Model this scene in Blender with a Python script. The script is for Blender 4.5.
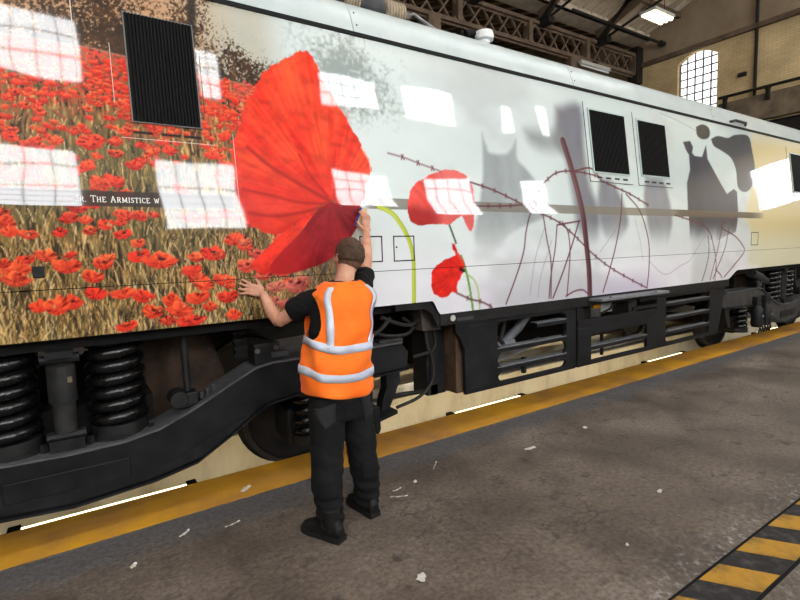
import bpy, bmesh, math, random
import numpy as np
from mathutils import Vector, Matrix

random.seed(7)
for _o in list(bpy.data.objects):
    bpy.data.objects.remove(_o)
SC = bpy.context.scene
COL = SC.collection

# ------------------------------------------------------------------ camera
# World: X runs along the locomotive, Y across the pit, Z up, platform floor at z = 0 (metres).
cam_data = bpy.data.cameras.new('camera')
cam_data.sensor_fit = 'HORIZONTAL'
cam_data.sensor_width = 36.0
cam_data.lens = 22.05
cam_data.clip_start = 0.05
cam = bpy.data.objects.new('camera', cam_data)
COL.objects.link(cam)
cam.matrix_world = Matrix((
    (0.83413727, 0.08018409, -0.54569728, 0.0),
    (-0.55063731, 0.06395479, -0.83229102, 0.0),
    (-0.03183655, 0.99472624, 0.09749942, 1.67),
    (0, 0, 0, 1)))
SC.camera = cam

# ------------------------------------------------------------------ world and exposure
world = bpy.data.worlds.new('overcast_sky')
world.use_nodes = True
world.node_tree.nodes['Background'].inputs[0].default_value = (0.72, 0.82, 1.0, 1)
world.node_tree.nodes['Background'].inputs[1].default_value = 1.5
SC.world = world
DAYLIGHT = 11.0            # radiance of the daylit shed windows
SC.view_settings.view_transform = 'Standard'
SC.view_settings.look = 'None'
SC.view_settings.gamma = 1.0
SC.view_settings.use_curve_mapping = False
SC.view_settings.exposure = 0.4

# ------------------------------------------------------------------ helpers
def lin(c):
    return tuple((v / 12.92 if v <= 0.04045 else ((v + 0.055) / 1.055) ** 2.4) for v in c)
def rgb(r, g, b):
    return lin((r / 255.0, g / 255.0, b / 255.0)) + (1.0,)

MATS = {}
def mat(name, col, rough=0.5, metal=0.0, col2=None, nscale=6.0, ndetail=6.0, bump=0.0, bscale=30.0,
        spec=0.25, coat=0.0, emit=None, estr=0.0, stretch=(1, 1, 1), contrast=(0.35, 0.65), sheen=0.0, rough2=None):
    """Principled material whose colour wanders between two tones by a 3-D noise."""
    m = bpy.data.materials.new(name)
    m.use_nodes = True
    nt = m.node_tree
    b = nt.nodes['Principled BSDF']
    b.inputs['Roughness'].default_value = rough
    b.inputs['Metallic'].default_value = metal
    b.inputs['Specular IOR Level'].default_value = spec
    b.inputs['Coat Weight'].default_value = coat
    b.inputs['Coat Roughness'].default_value = 0.03
    b.inputs['Sheen Weight'].default_value = sheen
    b.inputs['Base Color'].default_value = col
    tc = nt.nodes.new('ShaderNodeTexCoord')
    mp = nt.nodes.new('ShaderNodeMapping')
    mp.inputs['Scale'].default_value = stretch
    nt.links.new(tc.outputs['Object'], mp.inputs['Vector'])
    if col2 is not None or rough2 is not None:
        n = nt.nodes.new('ShaderNodeTexNoise')
        n.inputs['Scale'].default_value = nscale
        n.inputs['Detail'].default_value = ndetail
        n.inputs['Roughness'].default_value = 0.6
        nt.links.new(mp.outputs[0], n.inputs['Vector'])
        r = nt.nodes.new('ShaderNodeValToRGB')
        r.color_ramp.elements[0].position = contrast[0]
        r.color_ramp.elements[1].position = contrast[1]
        r.color_ramp.elements[0].color = col
        r.color_ramp.elements[1].color = col2 or col
        nt.links.new(n.outputs['Fac'], r.inputs[0])
        nt.links.new(r.outputs[0], b.inputs['Base Color'])
        if rough2 is not None:
            mr = nt.nodes.new('ShaderNodeMapRange')
            mr.inputs[1].default_value = contrast[0]; mr.inputs[2].default_value = contrast[1]
            mr.inputs[3].default_value = rough; mr.inputs[4].default_value = rough2
            nt.links.new(n.outputs['Fac'], mr.inputs[0])
            nt.links.new(mr.outputs[0], b.inputs['Roughness'])
    if bump:
        n2 = nt.nodes.new('ShaderNodeTexNoise')
        n2.inputs['Scale'].default_value = bscale
        n2.inputs['Detail'].default_value = 5
        nt.links.new(mp.outputs[0], n2.inputs['Vector'])
        bp = nt.nodes.new('ShaderNodeBump')
        bp.inputs['Strength'].default_value = bump
        bp.inputs['Distance'].default_value = 0.02
        nt.links.new(n2.outputs['Fac'], bp.inputs['Height'])
        nt.links.new(bp.outputs[0], b.inputs['Normal'])
    if emit is not None:
        b.inputs['Emission Color'].default_value = emit
        b.inputs['Emission Strength'].default_value = estr
    MATS[name] = m
    return m

def tag(o, label=None, cat=None, group=None, kind=None):
    if label: o['label'] = label
    if cat: o['category'] = cat
    if group: o['group'] = group
    if kind: o['kind'] = kind
    return o

def empty(name, loc, label=None, cat=None, group=None):
    o = bpy.data.objects.new(name, None)
    COL.objects.link(o)
    o.location = loc
    o.empty_display_size = 0.1
    tag(o, label, cat, group)
    return o

def link(name, me, parent=None):
    """Mesh data is written in world metres; the object keeps it there under any parent."""
    o = bpy.data.objects.new(name, me)
    COL.objects.link(o)
    if parent is not None:
        o.parent = parent
        off = Vector((0, 0, 0))
        p = parent
        while p is not None:
            off += p.location
            p = p.parent
        o.location = -off
    return o

class MB:
    """Collects solids; build() turns them into one mesh object."""
    def __init__(self):
        self.v = []; self.f = []
    def add(self, v, f):
        n = len(self.v)
        self.v += [tuple(map(float, p)) for p in v]
        self.f += [tuple(i + n for i in q) for q in f]
        return self
    def box(self, x0, x1, y0, y1, z0, z1):
        v = [(x0, y0, z0), (x1, y0, z0), (x1, y1, z0), (x0, y1, z0), (x0, y0, z1), (x1, y0, z1), (x1, y1, z1), (x0, y1, z1)]
        return self.add(v, [(3, 2, 1, 0), (4, 5, 6, 7), (0, 1, 5, 4), (1, 2, 6, 5), (2, 3, 7, 6), (3, 0, 4, 7)])
    def bar(self, p0, p1, w, h, up=(0, 0, 1)):
        p0 = Vector(p0); p1 = Vector(p1); d = (p1 - p0).normalized(); up = Vector(up)
        if abs(d.dot(up)) > 0.98: up = Vector((1, 0, 0))
        s = d.cross(up).normalized() * w / 2; u = s.cross(d).normalized() * h / 2
        v = [p0 - s - u, p0 + s - u, p0 + s + u, p0 - s + u, p1 - s - u, p1 + s - u, p1 + s + u, p1 - s + u]
        return self.add(v, [(0, 1, 2, 3)[::-1], (4, 5, 6, 7), (0, 1, 5, 4), (1, 2, 6, 5), (2, 3, 7, 6), (3, 0, 4, 7)])
    def prism(self, poly, axis, a0, a1):
        """poly in the plane across `axis` ('x': (y,z), 'y': (x,z), 'z': (x,y)), extruded from a0 to a1."""
        n = len(poly)
        mk = {'x': lambda p, a: (a, p[0], p[1]), 'y': lambda p, a: (p[0], a, p[1]), 'z': lambda p, a: (p[0], p[1], a)}[axis]
        v = [mk(p, a0) for p in poly] + [mk(p, a1) for p in poly]
        f = [tuple(range(n)), tuple(range(2 * n - 1, n - 1, -1))]
        f += [(i, i + n, (i + 1) % n + n, (i + 1) % n) for i in range(n)]
        return self.add(v, f)
    def loft(self, rings, caps=True, closed=True):
        k = len(rings[0]); v = [p for r in rings for p in r]; f = []
        for i in range(len(rings) - 1):
            for j in range(k if closed else k - 1):
                a = i * k + j; b = i * k + (j + 1) % k
                f.append((a, b, b + k, a + k))
        if caps:
            f.append(tuple(range(k))[::-1]); f.append(tuple(range(len(rings) * k - k, len(rings) * k)))
        return self.add(v, f)
    def tube(self, pts, rad, n=10, caps=True, flat=1.0):
        pts = [Vector(p) for p in pts]
        rad = [rad] * len(pts) if isinstance(rad, (int, float)) else rad
        rings = []; prev = None
        for i, p in enumerate(pts):
            d = (pts[min(i + 1, len(pts) - 1)] - pts[max(i - 1, 0)]).normalized()
            if prev is None:
                a = Vector((0, 0, 1)) if abs(d.z) < 0.9 else Vector((1, 0, 0))
                s = d.cross(a).normalized()
            else:
                s = (prev - d * prev.dot(d)).normalized()
            prev = s; u = d.cross(s)
            rings.append([p + (s * math.cos(t) + u * math.sin(t) * flat) * rad[i] for t in [2 * math.pi * j / n for j in range(n)]])
        return self.loft(rings, caps)
    def cyl(self, p0, p1, r, n=16, r2=None):
        return self.tube([p0, p1], [r, r if r2 is None else r2], n)
    def ball(self, c, r, nu=14, nv=9):
        rx, ry, rz = (r, r, r) if isinstance(r, (int, float)) else r
        rings = []
        for i in range(nv + 1):
            ph = -math.pi / 2 + math.pi * (0.02 + 0.96 * i / nv)
            rings.append([(c[0] + rx * math.cos(ph) * math.cos(t), c[1] + ry * math.cos(ph) * math.sin(t), c[2] + rz * math.sin(ph))
                          for t in [2 * math.pi * j / nu for j in range(nu)]])
        return self.loft(rings)
    def lathe(self, prof, c, n=24, axis='z'):
        rings = []
        for r, h in prof:
            ring = []
            for j in range(n):
                t = 2 * math.pi * j / n; a = r * math.cos(t); b = r * math.sin(t)
                ring.append({'z': (c[0] + a, c[1] + b, c[2] + h), 'x': (c[0] + h, c[1] + a, c[2] + b), 'y': (c[0] + b, c[1] + h, c[2] + a)}[axis])
            rings.append(ring)
        return self.loft(rings)
    def mesh(self, name, m, smooth=False):
        me = bpy.data.meshes.new(name)
        me.from_pydata(self.v, [], self.f)
        me.validate()
        bm = bmesh.new(); bm.from_mesh(me)
        bmesh.ops.recalc_face_normals(bm, faces=bm.faces)
        bm.to_mesh(me); bm.free()
        if m: me.materials.append(m)
        if smooth:
            me.polygons.foreach_set('use_smooth', [True] * len(me.polygons))
            if smooth != 'all':
                try: me.set_sharp_from_angle(angle=math.radians(40))
                except Exception: pass
        return me
    def build(self, name, m, parent=None, smooth=False, bevel=0.0):
        o = link(name, self.mesh(name, m, smooth), parent)
        if bevel:
            bv = o.modifiers.new('edge_bevel', 'BEVEL')
            bv.width = bevel; bv.segments = 2; bv.limit_method = 'ANGLE'
        return o

def struct(o):
    o['kind'] = 'structure'
    return o

# side profile of the locomotive: upright waist, upper side leaning in by 7 degrees
TL = math.tan(math.radians(7))
def side_y(z):
    z = np.asarray(z, float)
    u = np.clip((z - 1.9) / 0.2, 0, 1)
    return 3.4 + TL * 0.1 * u * u + TL * np.clip(z - 2.1, 0, None)
def on_side(x, z, off=0.0):
    return (float(x), float(side_y(z)) - off, float(z))

# ------------------------------------------------------------------ materials
mat('black_iron', rgb(20, 20, 22), 0.45, 0.0, rgb(36, 35, 34), 9, bump=0.15, bscale=25, rough2=0.6)
mat('frame_black', rgb(15, 15, 17), 0.45, 0.0, rgb(30, 30, 32), 6, bump=0.12, bscale=18, rough2=0.55)
mat('grey_iron', rgb(52, 53, 56), 0.5, 0.0, rgb(72, 72, 72), 10, bump=0.12)
mat('spring_black', rgb(8, 8, 9), 0.2, 0.0, rgb(14, 14, 15), 14, rough2=0.3, spec=0.5)
mat('damper_grey', rgb(30, 31, 33), 0.42, 0.0, rgb(52, 51, 49), 12)
mat('rust_brown', rgb(72, 54, 42), 0.75, 0.0, rgb(38, 31, 27), 5, bump=0.2)
mat('dark_void', rgb(12, 11, 11), 0.9, 0.0, rgb(22, 20, 19), 4)
mat('bare_steel', rgb(150, 150, 150), 0.35, 0.8, rgb(110, 106, 100), 8)
mat('hose_rubber', rgb(34, 32, 31), 0.55, 0.0, rgb(50, 47, 45), 20)
mat('panel_white', rgb(184, 194, 192), 0.35, 0.0, rgb(196, 203, 201), 3, coat=0.4)
mat('gutter_black', rgb(8, 8, 9), 0.6, spec=0.2)
mat('louvre_black', rgb(7, 7, 8), 0.6, 0.0, rgb(11, 11, 12), 12, spec=0.12)
mat('louvre_frame_pale', rgb(176, 188, 185), 0.4)
mat('louvre_frame_grey', rgb(120, 120, 118), 0.4)
mat('film_edge', rgb(206, 196, 188), 0.3)
mat('print_black', rgb(16, 16, 18), 0.4)
mat('letter_white', rgb(226, 222, 212), 0.4)
mat('porcelain_brown', rgb(150, 132, 112), 0.35, 0.0, rgb(190, 176, 152), 14)
mat('plastic_white', rgb(225, 226, 226), 0.35)
mat('label_yellow', rgb(214, 150, 20), 0.5)
mat('cream_concrete', rgb(236, 222, 190), 0.75, 0.0, rgb(204, 184, 148), 3.2, bump=0.1, stretch=(1, 1, 0.45), contrast=(0.45, 0.78))
mat('pit_concrete', rgb(150, 136, 112), 0.8, 0.0, rgb(92, 82, 70), 3)
mat('yellow_line', rgb(208, 150, 36), 0.6, 0.0, rgb(158, 112, 62), 1.3, ndetail=14, bump=0.2, bscale=40, contrast=(0.38, 0.66), rough2=0.7)
mat('hazard_yellow', rgb(176, 132, 48), 0.6, 0.0, rgb(92, 76, 52), 7, ndetail=10, contrast=(0.5, 0.75))
mat('hazard_black', rgb(40, 38, 39), 0.55, 0.0, rgb(92, 88, 86), 16, ndetail=10, contrast=(0.5, 0.85), bump=0.2)
mat('plaster_brown', rgb(176, 156, 130), 0.9, 0.0, rgb(140, 120, 98), 0.8, ndetail=10, contrast=(0.3, 0.7))
mat('roof_board', rgb(224, 208, 184), 0.9, 0.0, rgb(178, 158, 132), 1.4, ndetail=8, stretch=(4, 0.4, 0.4))
mat('rafter_wood', rgb(226, 212, 190), 0.9, 0.0, rgb(186, 170, 148), 2)
mat('truss_iron', rgb(92, 76, 62), 0.7, 0.0, rgb(120, 100, 82), 3)
mat('truss_dark', rgb(30, 27, 25), 0.7, 0.0, rgb(44, 38, 34), 4)
mat('ledge_concrete', rgb(140, 124, 102), 0.9, 0.0, rgb(84, 72, 60), 1.5, ndetail=9)
mat('window_bar', rgb(120, 116, 110), 0.6)
mat('daylight_pane', rgb(240, 244, 250), 0.4, emit=(0.95, 0.98, 1.0, 1), estr=DAYLIGHT)
mat('gable_pane', rgb(240, 244, 250), 0.4, emit=(0.96, 0.98, 1.0, 1), estr=1.5)
mat('lamp_glow', rgb(255, 246, 220), 0.4, emit=(1.0, 0.88, 0.60, 1), estr=2.2)
mat('pit_tube_glow', rgb(255, 240, 200), 0.4, emit=(1.0, 0.86, 0.52, 1), estr=3.2)
mat('roof_pane', rgb(235, 240, 246), 0.4, emit=(0.95, 0.98, 1.0, 1), estr=2.6)
mat('lens_glow', rgb(255, 240, 200), 0.4, emit=(1.0, 0.88, 0.64, 1), estr=26.0)
mat('flange_grey', rgb(70, 71, 74), 0.5, 0.0, rgb(92, 92, 93), 9, bump=0.1)
mat('box_taupe', rgb(96, 86, 80), 0.6, 0.0, rgb(70, 62, 58), 9)
mat('plate_brown', rgb(104, 82, 64), 0.75, 0.0, rgb(64, 50, 42), 6)
mat('dusty_iron', rgb(50, 49, 48), 0.55, 0.0, rgb(72, 70, 68), 7, bump=0.12)
mat('flap_grey', rgb(104, 106, 110), 0.45, 0.0, rgb(124, 125, 127), 8)
mat('wheel_iron', rgb(40, 34, 30), 0.7, 0.0, rgb(24, 21, 20), 6)
mat('lamp_housing', rgb(190, 188, 180), 0.5)
mat('skin', rgb(208, 158, 132), 0.55, 0.0, rgb(190, 134, 108), 14, bump=0.04, bscale=60)
mat('hair_brown', rgb(62, 46, 36), 0.6, 0.0, rgb(88, 66, 50), 40, bump=0.6, bscale=90, stretch=(1, 1, 0.4))
mat('hair_fade', rgb(120, 92, 74), 0.65, 0.0, rgb(96, 72, 56), 60, bump=0.4, bscale=120)
mat('vest_orange', rgb(255, 124, 30), 0.7, 0.0, rgb(252, 108, 18), 7, bump=0.12, bscale=12, sheen=0.1)
mat('tape_silver', rgb(205, 212, 224), 0.38, 0.15, rgb(176, 184, 200), 6, bump=0.1, bscale=14)
mat('shirt_black', rgb(11, 11, 13), 0.9, 0.0, rgb(17, 17, 19), 9, bump=0.2, bscale=16)
mat('trouser_black', rgb(12, 12, 13), 0.9, 0.0, rgb(21, 21, 22), 8, bump=0.35, bscale=22)
mat('trouser_grey', rgb(34, 34, 36), 0.9, 0.0, rgb(44, 44, 46), 9, bump=0.2)
mat('boot_black', rgb(15, 14, 14), 0.6, 0.0, rgb(30, 28, 26), 14, bump=0.2)
mat('boot_sole', rgb(28, 27, 27), 0.8)
mat('squeegee_blue', rgb(30, 52, 140), 0.4)
mat('squeegee_felt', rgb(214, 190, 140), 0.8)
mat('paper_white', rgb(216, 212, 204), 0.7, 0.0, rgb(196, 190, 180), 30)
mat('eye_white', rgb(235, 232, 228), 0.2)
mat('iris_brown', rgb(60, 40, 26), 0.2)

def node(nt, t, **kw):
    n = nt.nodes.new(t)
    for k, v in kw.items():
        if isinstance(v, tuple) and k.startswith('i_'): n.inputs[k[2:]].default_value = v
        elif k.startswith('i_'): n.inputs[k[2:].replace('_', ' ')].default_value = v
        else: setattr(n, k, v)
    return n

def ramp(nt, src, stops):
    r = nt.nodes.new('ShaderNodeValToRGB')
    e = r.color_ramp.elements
    while len(e) < len(stops): e.new(0.5)
    for el, (p, c) in zip(e, stops):
        el.position = p; el.color = c
    nt.links.new(src, r.inputs[0])
    return r.outputs[0]

def mixc(nt, fac, a, b, mode='MIX'):
    m = nt.nodes.new('ShaderNodeMix'); m.data_type = 'RGBA'; m.blend_type = mode
    for s, v in ((m.inputs[0], fac), (m.inputs[6], a), (m.inputs[7], b)):
        if hasattr(v, 'links'): nt.links.new(v, s)
        else: s.default_value = v
    return m.outputs[2]

def make_floor():
    m = bpy.data.materials.new('platform_concrete'); m.use_nodes = True
    nt = m.node_tree; b = nt.nodes['Principled BSDF']
    tc = node(nt, 'ShaderNodeTexCoord').outputs['Object']
    def noise(scale, detail=8, rough=0.6, vec=None):
        n = node(nt, 'ShaderNodeTexNoise'); n.inputs['Scale'].default_value = scale
        n.inputs['Detail'].default_value = detail; n.inputs['Roughness'].default_value = rough
        nt.links.new(vec or tc, n.inputs['Vector']); return n.outputs['Fac']
    base = ramp(nt, noise(1.1, 9, 0.62), [(0.32, rgb(82, 72, 63)), (0.52, rgb(112, 100, 89)), (0.72, rgb(138, 126, 114))])
    fine = ramp(nt, noise(34, 6, 0.7), [(0.32, (0.42, 0.41, 0.40, 1)), (0.64, (1.22, 1.21, 1.2, 1))])
    c = mixc(nt, 1.0, base, fine, 'MULTIPLY')
    # cracks and scuffs
    wob = node(nt, 'ShaderNodeTexNoise'); wob.inputs['Scale'].default_value = 2.5; wob.inputs['Detail'].default_value = 6
    nt.links.new(tc, wob.inputs['Vector'])
    addv = node(nt, 'ShaderNodeVectorMath', operation='MULTIPLY_ADD'); addv.inputs[1].default_value = (0.9, 0.9, 0.9)
    nt.links.new(wob.outputs['Color'], addv.inputs[0]); nt.links.new(tc, addv.inputs[2])
    vor = node(nt, 'ShaderNodeTexVoronoi', feature='DISTANCE_TO_EDGE'); vor.inputs['Scale'].default_value = 1.9
    nt.links.new(addv.outputs[0], vor.inputs['Vector'])
    crack = ramp(nt, vor.outputs['Distance'], [(0.0, (1, 1, 1, 1)), (0.022, (0, 0, 0, 1))])
    gate = ramp(nt, noise(0.9, 3), [(0.48, (0, 0, 0, 1)), (0.6, (1, 1, 1, 1))])
    crackm = mixc(nt, 1.0, crack, gate, 'MULTIPLY')
    c = mixc(nt, crackm, c, rgb(62, 54, 48))
    # dark oil blotches, pale scuffed patches
    blot = ramp(nt, noise(5.5, 10, 0.7), [(0.34, (1, 1, 1, 1)), (0.44, (0, 0, 0, 1))])
    c = mixc(nt, blot, c, rgb(70, 60, 52))
    fleck = ramp(nt, noise(11, 10, 0.75), [(0.66, (0, 0, 0, 1)), (0.72, (1, 1, 1, 1))])
    c = mixc(nt, fleck, c, rgb(170, 160, 148))
    sep = node(nt, 'ShaderNodeSeparateXYZ'); nt.links.new(tc, sep.inputs[0])
    # slate-grey paint margin in front of the yellow line, and pale wear beside the striped strip
    wv = node(nt, 'ShaderNodeMath', operation='MULTIPLY_ADD'); wv.inputs[1].default_value = 0.5
    nt.links.new(noise(3.0, 6), wv.inputs[0]); nt.links.new(sep.outputs[1], wv.inputs[2])
    marg = ramp(nt, wv.outputs[0], [(0.0, (0, 0, 0, 1)), (1.0, (0, 0, 0, 1))])
    mr = node(nt, 'ShaderNodeMapRange'); mr.inputs[1].default_value = 3.22; mr.inputs[2].default_value = 3.42
    nt.links.new(wv.outputs[0], mr.inputs[0])
    c = mixc(nt, mr.outputs[0], c, mixc(nt, 1.0, fine, rgb(96, 93, 93), 'MULTIPLY'))
    dist = node(nt, 'ShaderNodeMath', operation='SUBTRACT'); dist.inputs[1].default_value = 1.05
    nt.links.new(sep.outputs[1], dist.inputs[0])
    ab = node(nt, 'ShaderNodeMath', operation='ABSOLUTE'); nt.links.new(dist.outputs[0], ab.inputs[0])
    near = node(nt, 'ShaderNodeMapRange'); near.inputs[1].default_value = 0.1; near.inputs[2].default_value = 0.36
    near.inputs[3].default_value = 1.0; near.inputs[4].default_value = 0.0
    nt.links.new(ab.outputs[0], near.inputs[0])
    scuff = ramp(nt, noise(19, 9, 0.75), [(0.52, (0, 0, 0, 1)), (0.66, (1, 1, 1, 1))])
    sm = mixc(nt, 1.0, scuff, near.outputs[0], 'MULTIPLY')
    c = mixc(nt, sm, c, rgb(176, 174, 174))
    nt.links.new(c, b.inputs['Base Color'])
    rr = node(nt, 'ShaderNodeMapRange'); rr.inputs[1].default_value = 0.35; rr.inputs[2].default_value = 0.65
    rr.inputs[3].default_value = 0.42; rr.inputs[4].default_value = 0.72
    nt.links.new(noise(2.2, 8), rr.inputs[0]); nt.links.new(rr.outputs[0], b.inputs['Roughness'])
    add = node(nt, 'ShaderNodeMath', operation='ADD')
    nt.links.new(noise(26, 8, 0.7), add.inputs[0]); nt.links.new(noise(6, 6, 0.6), add.inputs[1])
    bp = node(nt, 'ShaderNodeBump'); bp.inputs['Strength'].default_value = 0.75; bp.inputs['Distance'].default_value = 0.025
    nt.links.new(add.outputs[0], bp.inputs['Height']); nt.links.new(bp.outputs[0], b.inputs['Normal'])
    MATS['floor'] = m
make_floor()

def make_brick(name, c1, c2, mortar, horiz):
    m = bpy.data.materials.new(name); m.use_nodes = True
    nt = m.node_tree; b = nt.nodes['Principled BSDF']; b.inputs['Roughness'].default_value = 0.85
    tc = node(nt, 'ShaderNodeTexCoord').outputs['Object']
    sep = node(nt, 'ShaderNodeSeparateXYZ'); nt.links.new(tc, sep.inputs[0])
    cb = node(nt, 'ShaderNodeCombineXYZ')
    nt.links.new(sep.outputs[horiz], cb.inputs[0]); nt.links.new(sep.outputs[2], cb.inputs[1])
    br = node(nt, 'ShaderNodeTexBrick')
    br.inputs['Scale'].default_value = 1.0; br.inputs['Brick Width'].default_value = 0.24
    br.inputs['Row Height'].default_value = 0.085; br.inputs['Mortar Size'].default_value = 0.006
    br.inputs['Color1'].default_value = c1; br.inputs['Color2'].default_value = c2; br.inputs['Mortar'].default_value = mortar
    nt.links.new(cb.outputs[0], br.inputs['Vector'])
    n = node(nt, 'ShaderNodeTexNoise'); n.inputs['Scale'].default_value = 0.7; n.inputs['Detail'].default_value = 9
    nt.links.new(tc, n.inputs['Vector'])
    st = ramp(nt, n.outputs['Fac'], [(0.3, (0.62, 0.58, 0.52, 1)), (0.65, (1.08, 1.05, 1.0, 1))])
    nt.links.new(mixc(nt, 1.0, br.outputs['Color'], st, 'MULTIPLY'), b.inputs['Base Color'])
    MATS[name] = m
make_brick('cream_brick', rgb(230, 206, 160), rgb(222, 196, 150), rgb(196, 172, 132), 1)
make_brick('wall_brick', rgb(150, 134, 112), rgb(134, 116, 94), rgb(112, 98, 82), 0)

def make_livery():
    m = bpy.data.materials.new('printed_vinyl'); m.use_nodes = True
    nt = m.node_tree; b = nt.nodes['Principled BSDF']
    at = node(nt, 'ShaderNodeVertexColor', layer_name='print')
    nt.links.new(at.outputs['Color'], b.inputs['Base Color'])
    b.inputs['Roughness'].default_value = 0.35
    b.inputs['Specular IOR Level'].default_value = 0.15
    b.inputs['Coat Weight'].default_value = 1.0
    b.inputs['Coat IOR'].default_value = 1.62
    b.inputs['Coat Roughness'].default_value = 0.035
    tc = node(nt, 'ShaderNodeTexCoord').outputs['Object']
    mp = node(nt, 'ShaderNodeMapping'); mp.inputs['Scale'].default_value = (0.8, 1, 1.2)
    nt.links.new(tc, mp.inputs['Vector'])
    n = node(nt, 'ShaderNodeTexNoise'); n.inputs['Scale'].default_value = 1.6; n.inputs['Detail'].default_value = 1.5
    nt.links.new(mp.outputs[0], n.inputs['Vector'])
    bp = node(nt, 'ShaderNodeBump'); bp.inputs['Strength'].default_value = 0.10; bp.inputs['Distance'].default_value = 0.03
    nt.links.new(n.outputs['Fac'], bp.inputs['Height'])
    nt.links.new(bp.outputs[0], b.inputs['Coat Normal'])
    MATS['livery'] = m
make_livery()
M = MATS

# ------------------------------------------------------------------ the shed
XL, XG, YN, YF = -14.0, 20.0, -8.0, 24.0       # end walls, near and far side walls
E0, E1 = 3.8, 5.74                              # the two edges of the inspection pit
struct(MB().box(XL, XG, YN, E0, -1.3, 0.0).build('floor', M['floor']))
struct(MB().box(XL, XG, E1, YF, -1.3, 0.0).build('floor', M['floor']))
struct(MB().box(XL, XG, E0, E1, -1.3, -1.1).build('floor', M['pit_concrete']))
struct(MB().box(XL, XG, E1 - 0.03, E1, -1.1, -0.005).build('wall_pit', M['cream_concrete']))

# gable wall with its window opening (arched head)
WY0, WY1, WZ0, WZ1, WZC = 9.0, 10.42, 5.3, 8.5, 8.8
g = MB()
g.box(XG, XG + 0.45, YN, WY0, 0, 8.9).box(XG, XG + 0.45, WY1, YF, 0, 8.9).box(XG, XG + 0.45, WY0, WY1, 0, WZ0)
arc = [(WY0 + (WY1 - WY0) * i / 12, WZ1 + (WZC - WZ1) * math.sin(math.pi * i / 12)) for i in range(13)]
g.prism([(WY0, 8.9)] + arc + [(WY1, 8.9)], 'x', XG, XG + 0.45)
gable = struct(g.build('wall_gable', M['cream_brick']))
struct(MB().box(XG + 0.02, XG + 0.45, YN, YF, 8.9, 15).build('wall_gable_upper', M['plaster_brown']))
struct(MB().box(XG - 0.16, XG + 0.02, YN, 11.8, 8.84, 9.0).build('trim_1', M['truss_iron'], None, False, 0.01))
bm_ = MB().box(XG - 0.22, XG, YN, 8.85, 5.75, 6.6)
struct(bm_.build('trim_2', M['ledge_concrete'], None, False, 0.02))
for i in range(9):      # iron brackets along the crane beam
    y = 8.6 - i * 1.3
    struct(MB().box(XG - 0.34, XG - 0.2, y - 0.05, y + 0.05, 6.35, 6.75).box(XG - 0.5, XG - 0.2, y - 0.07, y + 0.07, 6.7, 6.76)
           .build('trim_3', M['truss_dark']))
struct(MB().cyl((XG - 0.3, YN, 6.78), (XG - 0.3, 8.8, 6.78), 0.05, 10).build('trim_4', M['truss_dark'], None, True))
struct(MB().cyl((XG - 0.1, 7.75, 6.6), (XG - 0.1, 7.75, 13), 0.05, 10).build('trim_5', M['truss_dark'], None, True))
struct(MB().box(XG - 0.05, XG, 1.6, 8.4, 0, 5.7).build('door_1', M['dark_void']))  # dark slatted sheet standing in for the shadow beneath the beam
dv = bpy.data.objects['door_1']
for i in range(14):
    MB().box(XG - 0.08, XG - 0.05, 1.65, 8.35, 0.06 + i * 0.4, 0.42 + i * 0.4).build('shutter_slat', M['truss_dark'], dv)
struct(MB().box(XG - 0.1, XG, 8.05, 8.3, 7.4, 7.52).build('trim_6', M['truss_dark']))

def window(name, axis, at, a0, a1, z0, z1, na, nz, pane_mat, crown=None, single=False):
    """Iron-framed shed window: outer frame, glazing bars and every pane a part."""
    w = struct(empty(name, (at, (a0 + a1) / 2, z0) if axis == 'x' else ((a0 + a1) / 2, at, z0)))
    def bx(mb, u0, u1, d0, d1, v0, v1):
        return mb.box(at + d0, at + d1, u0, u1, v0, v1) if axis == 'x' else mb.box(u0, u1, at + d0, at + d1, v0, v1)
    fr = MB(); t = 0.05
    bx(fr, a0, a0 + t, -0.05, 0.05, z0, z1); bx(fr, a1 - t, a1, -0.05, 0.05, z0, z1)
    bx(fr, a0, a1, -0.05, 0.05, z0, z0 + t)
    if crown is None: bx(fr, a0, a1, -0.05, 0.05, z1 - t, z1)
    fr.build('window_frame', M['window_bar'], w)
    top = lambda a: z1 if crown is None else z1 + (crown - z1) * math.sin(math.pi * (a - a0) / (a1 - a0))
    bars = MB(); bw = 0.014 if single else 0.022
    for i in range(1, na):
        a = a0 + (a1 - a0) * i / na; bx(bars, a - bw, a + bw, -0.04, 0.04, z0, top(a))
    for k in range(1, nz + (1 if crown else 0)):
        z = z0 + (z1 - z0) * k / nz; bx(bars, a0, a1, -0.035, 0.035, z - bw, z + bw)
    bars.build('glazing_bar', M['window_bar'], w)
    if single:
        bx(MB(), a0 + 0.02, a1 - 0.02, -0.006, 0.006, z0 + 0.02, z1 - 0.02).build('pane', pane_mat, w)
    else:
        for i in range(na):
            b0 = a0 + (a1 - a0) * i / na; b1 = a0 + (a1 - a0) * (i + 1) / na
            for k in range(nz):
                c0 = z0 + (z1 - z0) * k / nz; c1 = z0 + (z1 - z0) * (k + 1) / nz
                bx(MB(), b0 + 0.015, b1 - 0.015, -0.005, 0.005, c0 + 0.015, c1 - 0.015).build('pane', pane_mat, w)
            if crown is not None:
                pl = [(b0 + 0.01, z1), (b1 - 0.01, z1), (b1 - 0.01, max(top(b1 - 0.01), z1 + 0.01)), ((b0 + b1) / 2, top((b0 + b1) / 2)), (b0 + 0.01, max(top(b0 + 0.01), z1 + 0.01))]
                MB().prism(pl, axis, at - 0.005, at + 0.005).build('pane', pane_mat, w)
    return w
window('window_1', 'x', XG + 0.2, WY0, WY1, WZ0, WZ1, 5, 11, M['gable_pane'], WZC)
window('window_2', 'x', XG - 0.06, -0.4, 1.0, 3.6, 5.15, 4, 4, M['daylight_pane'], None, True)

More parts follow.
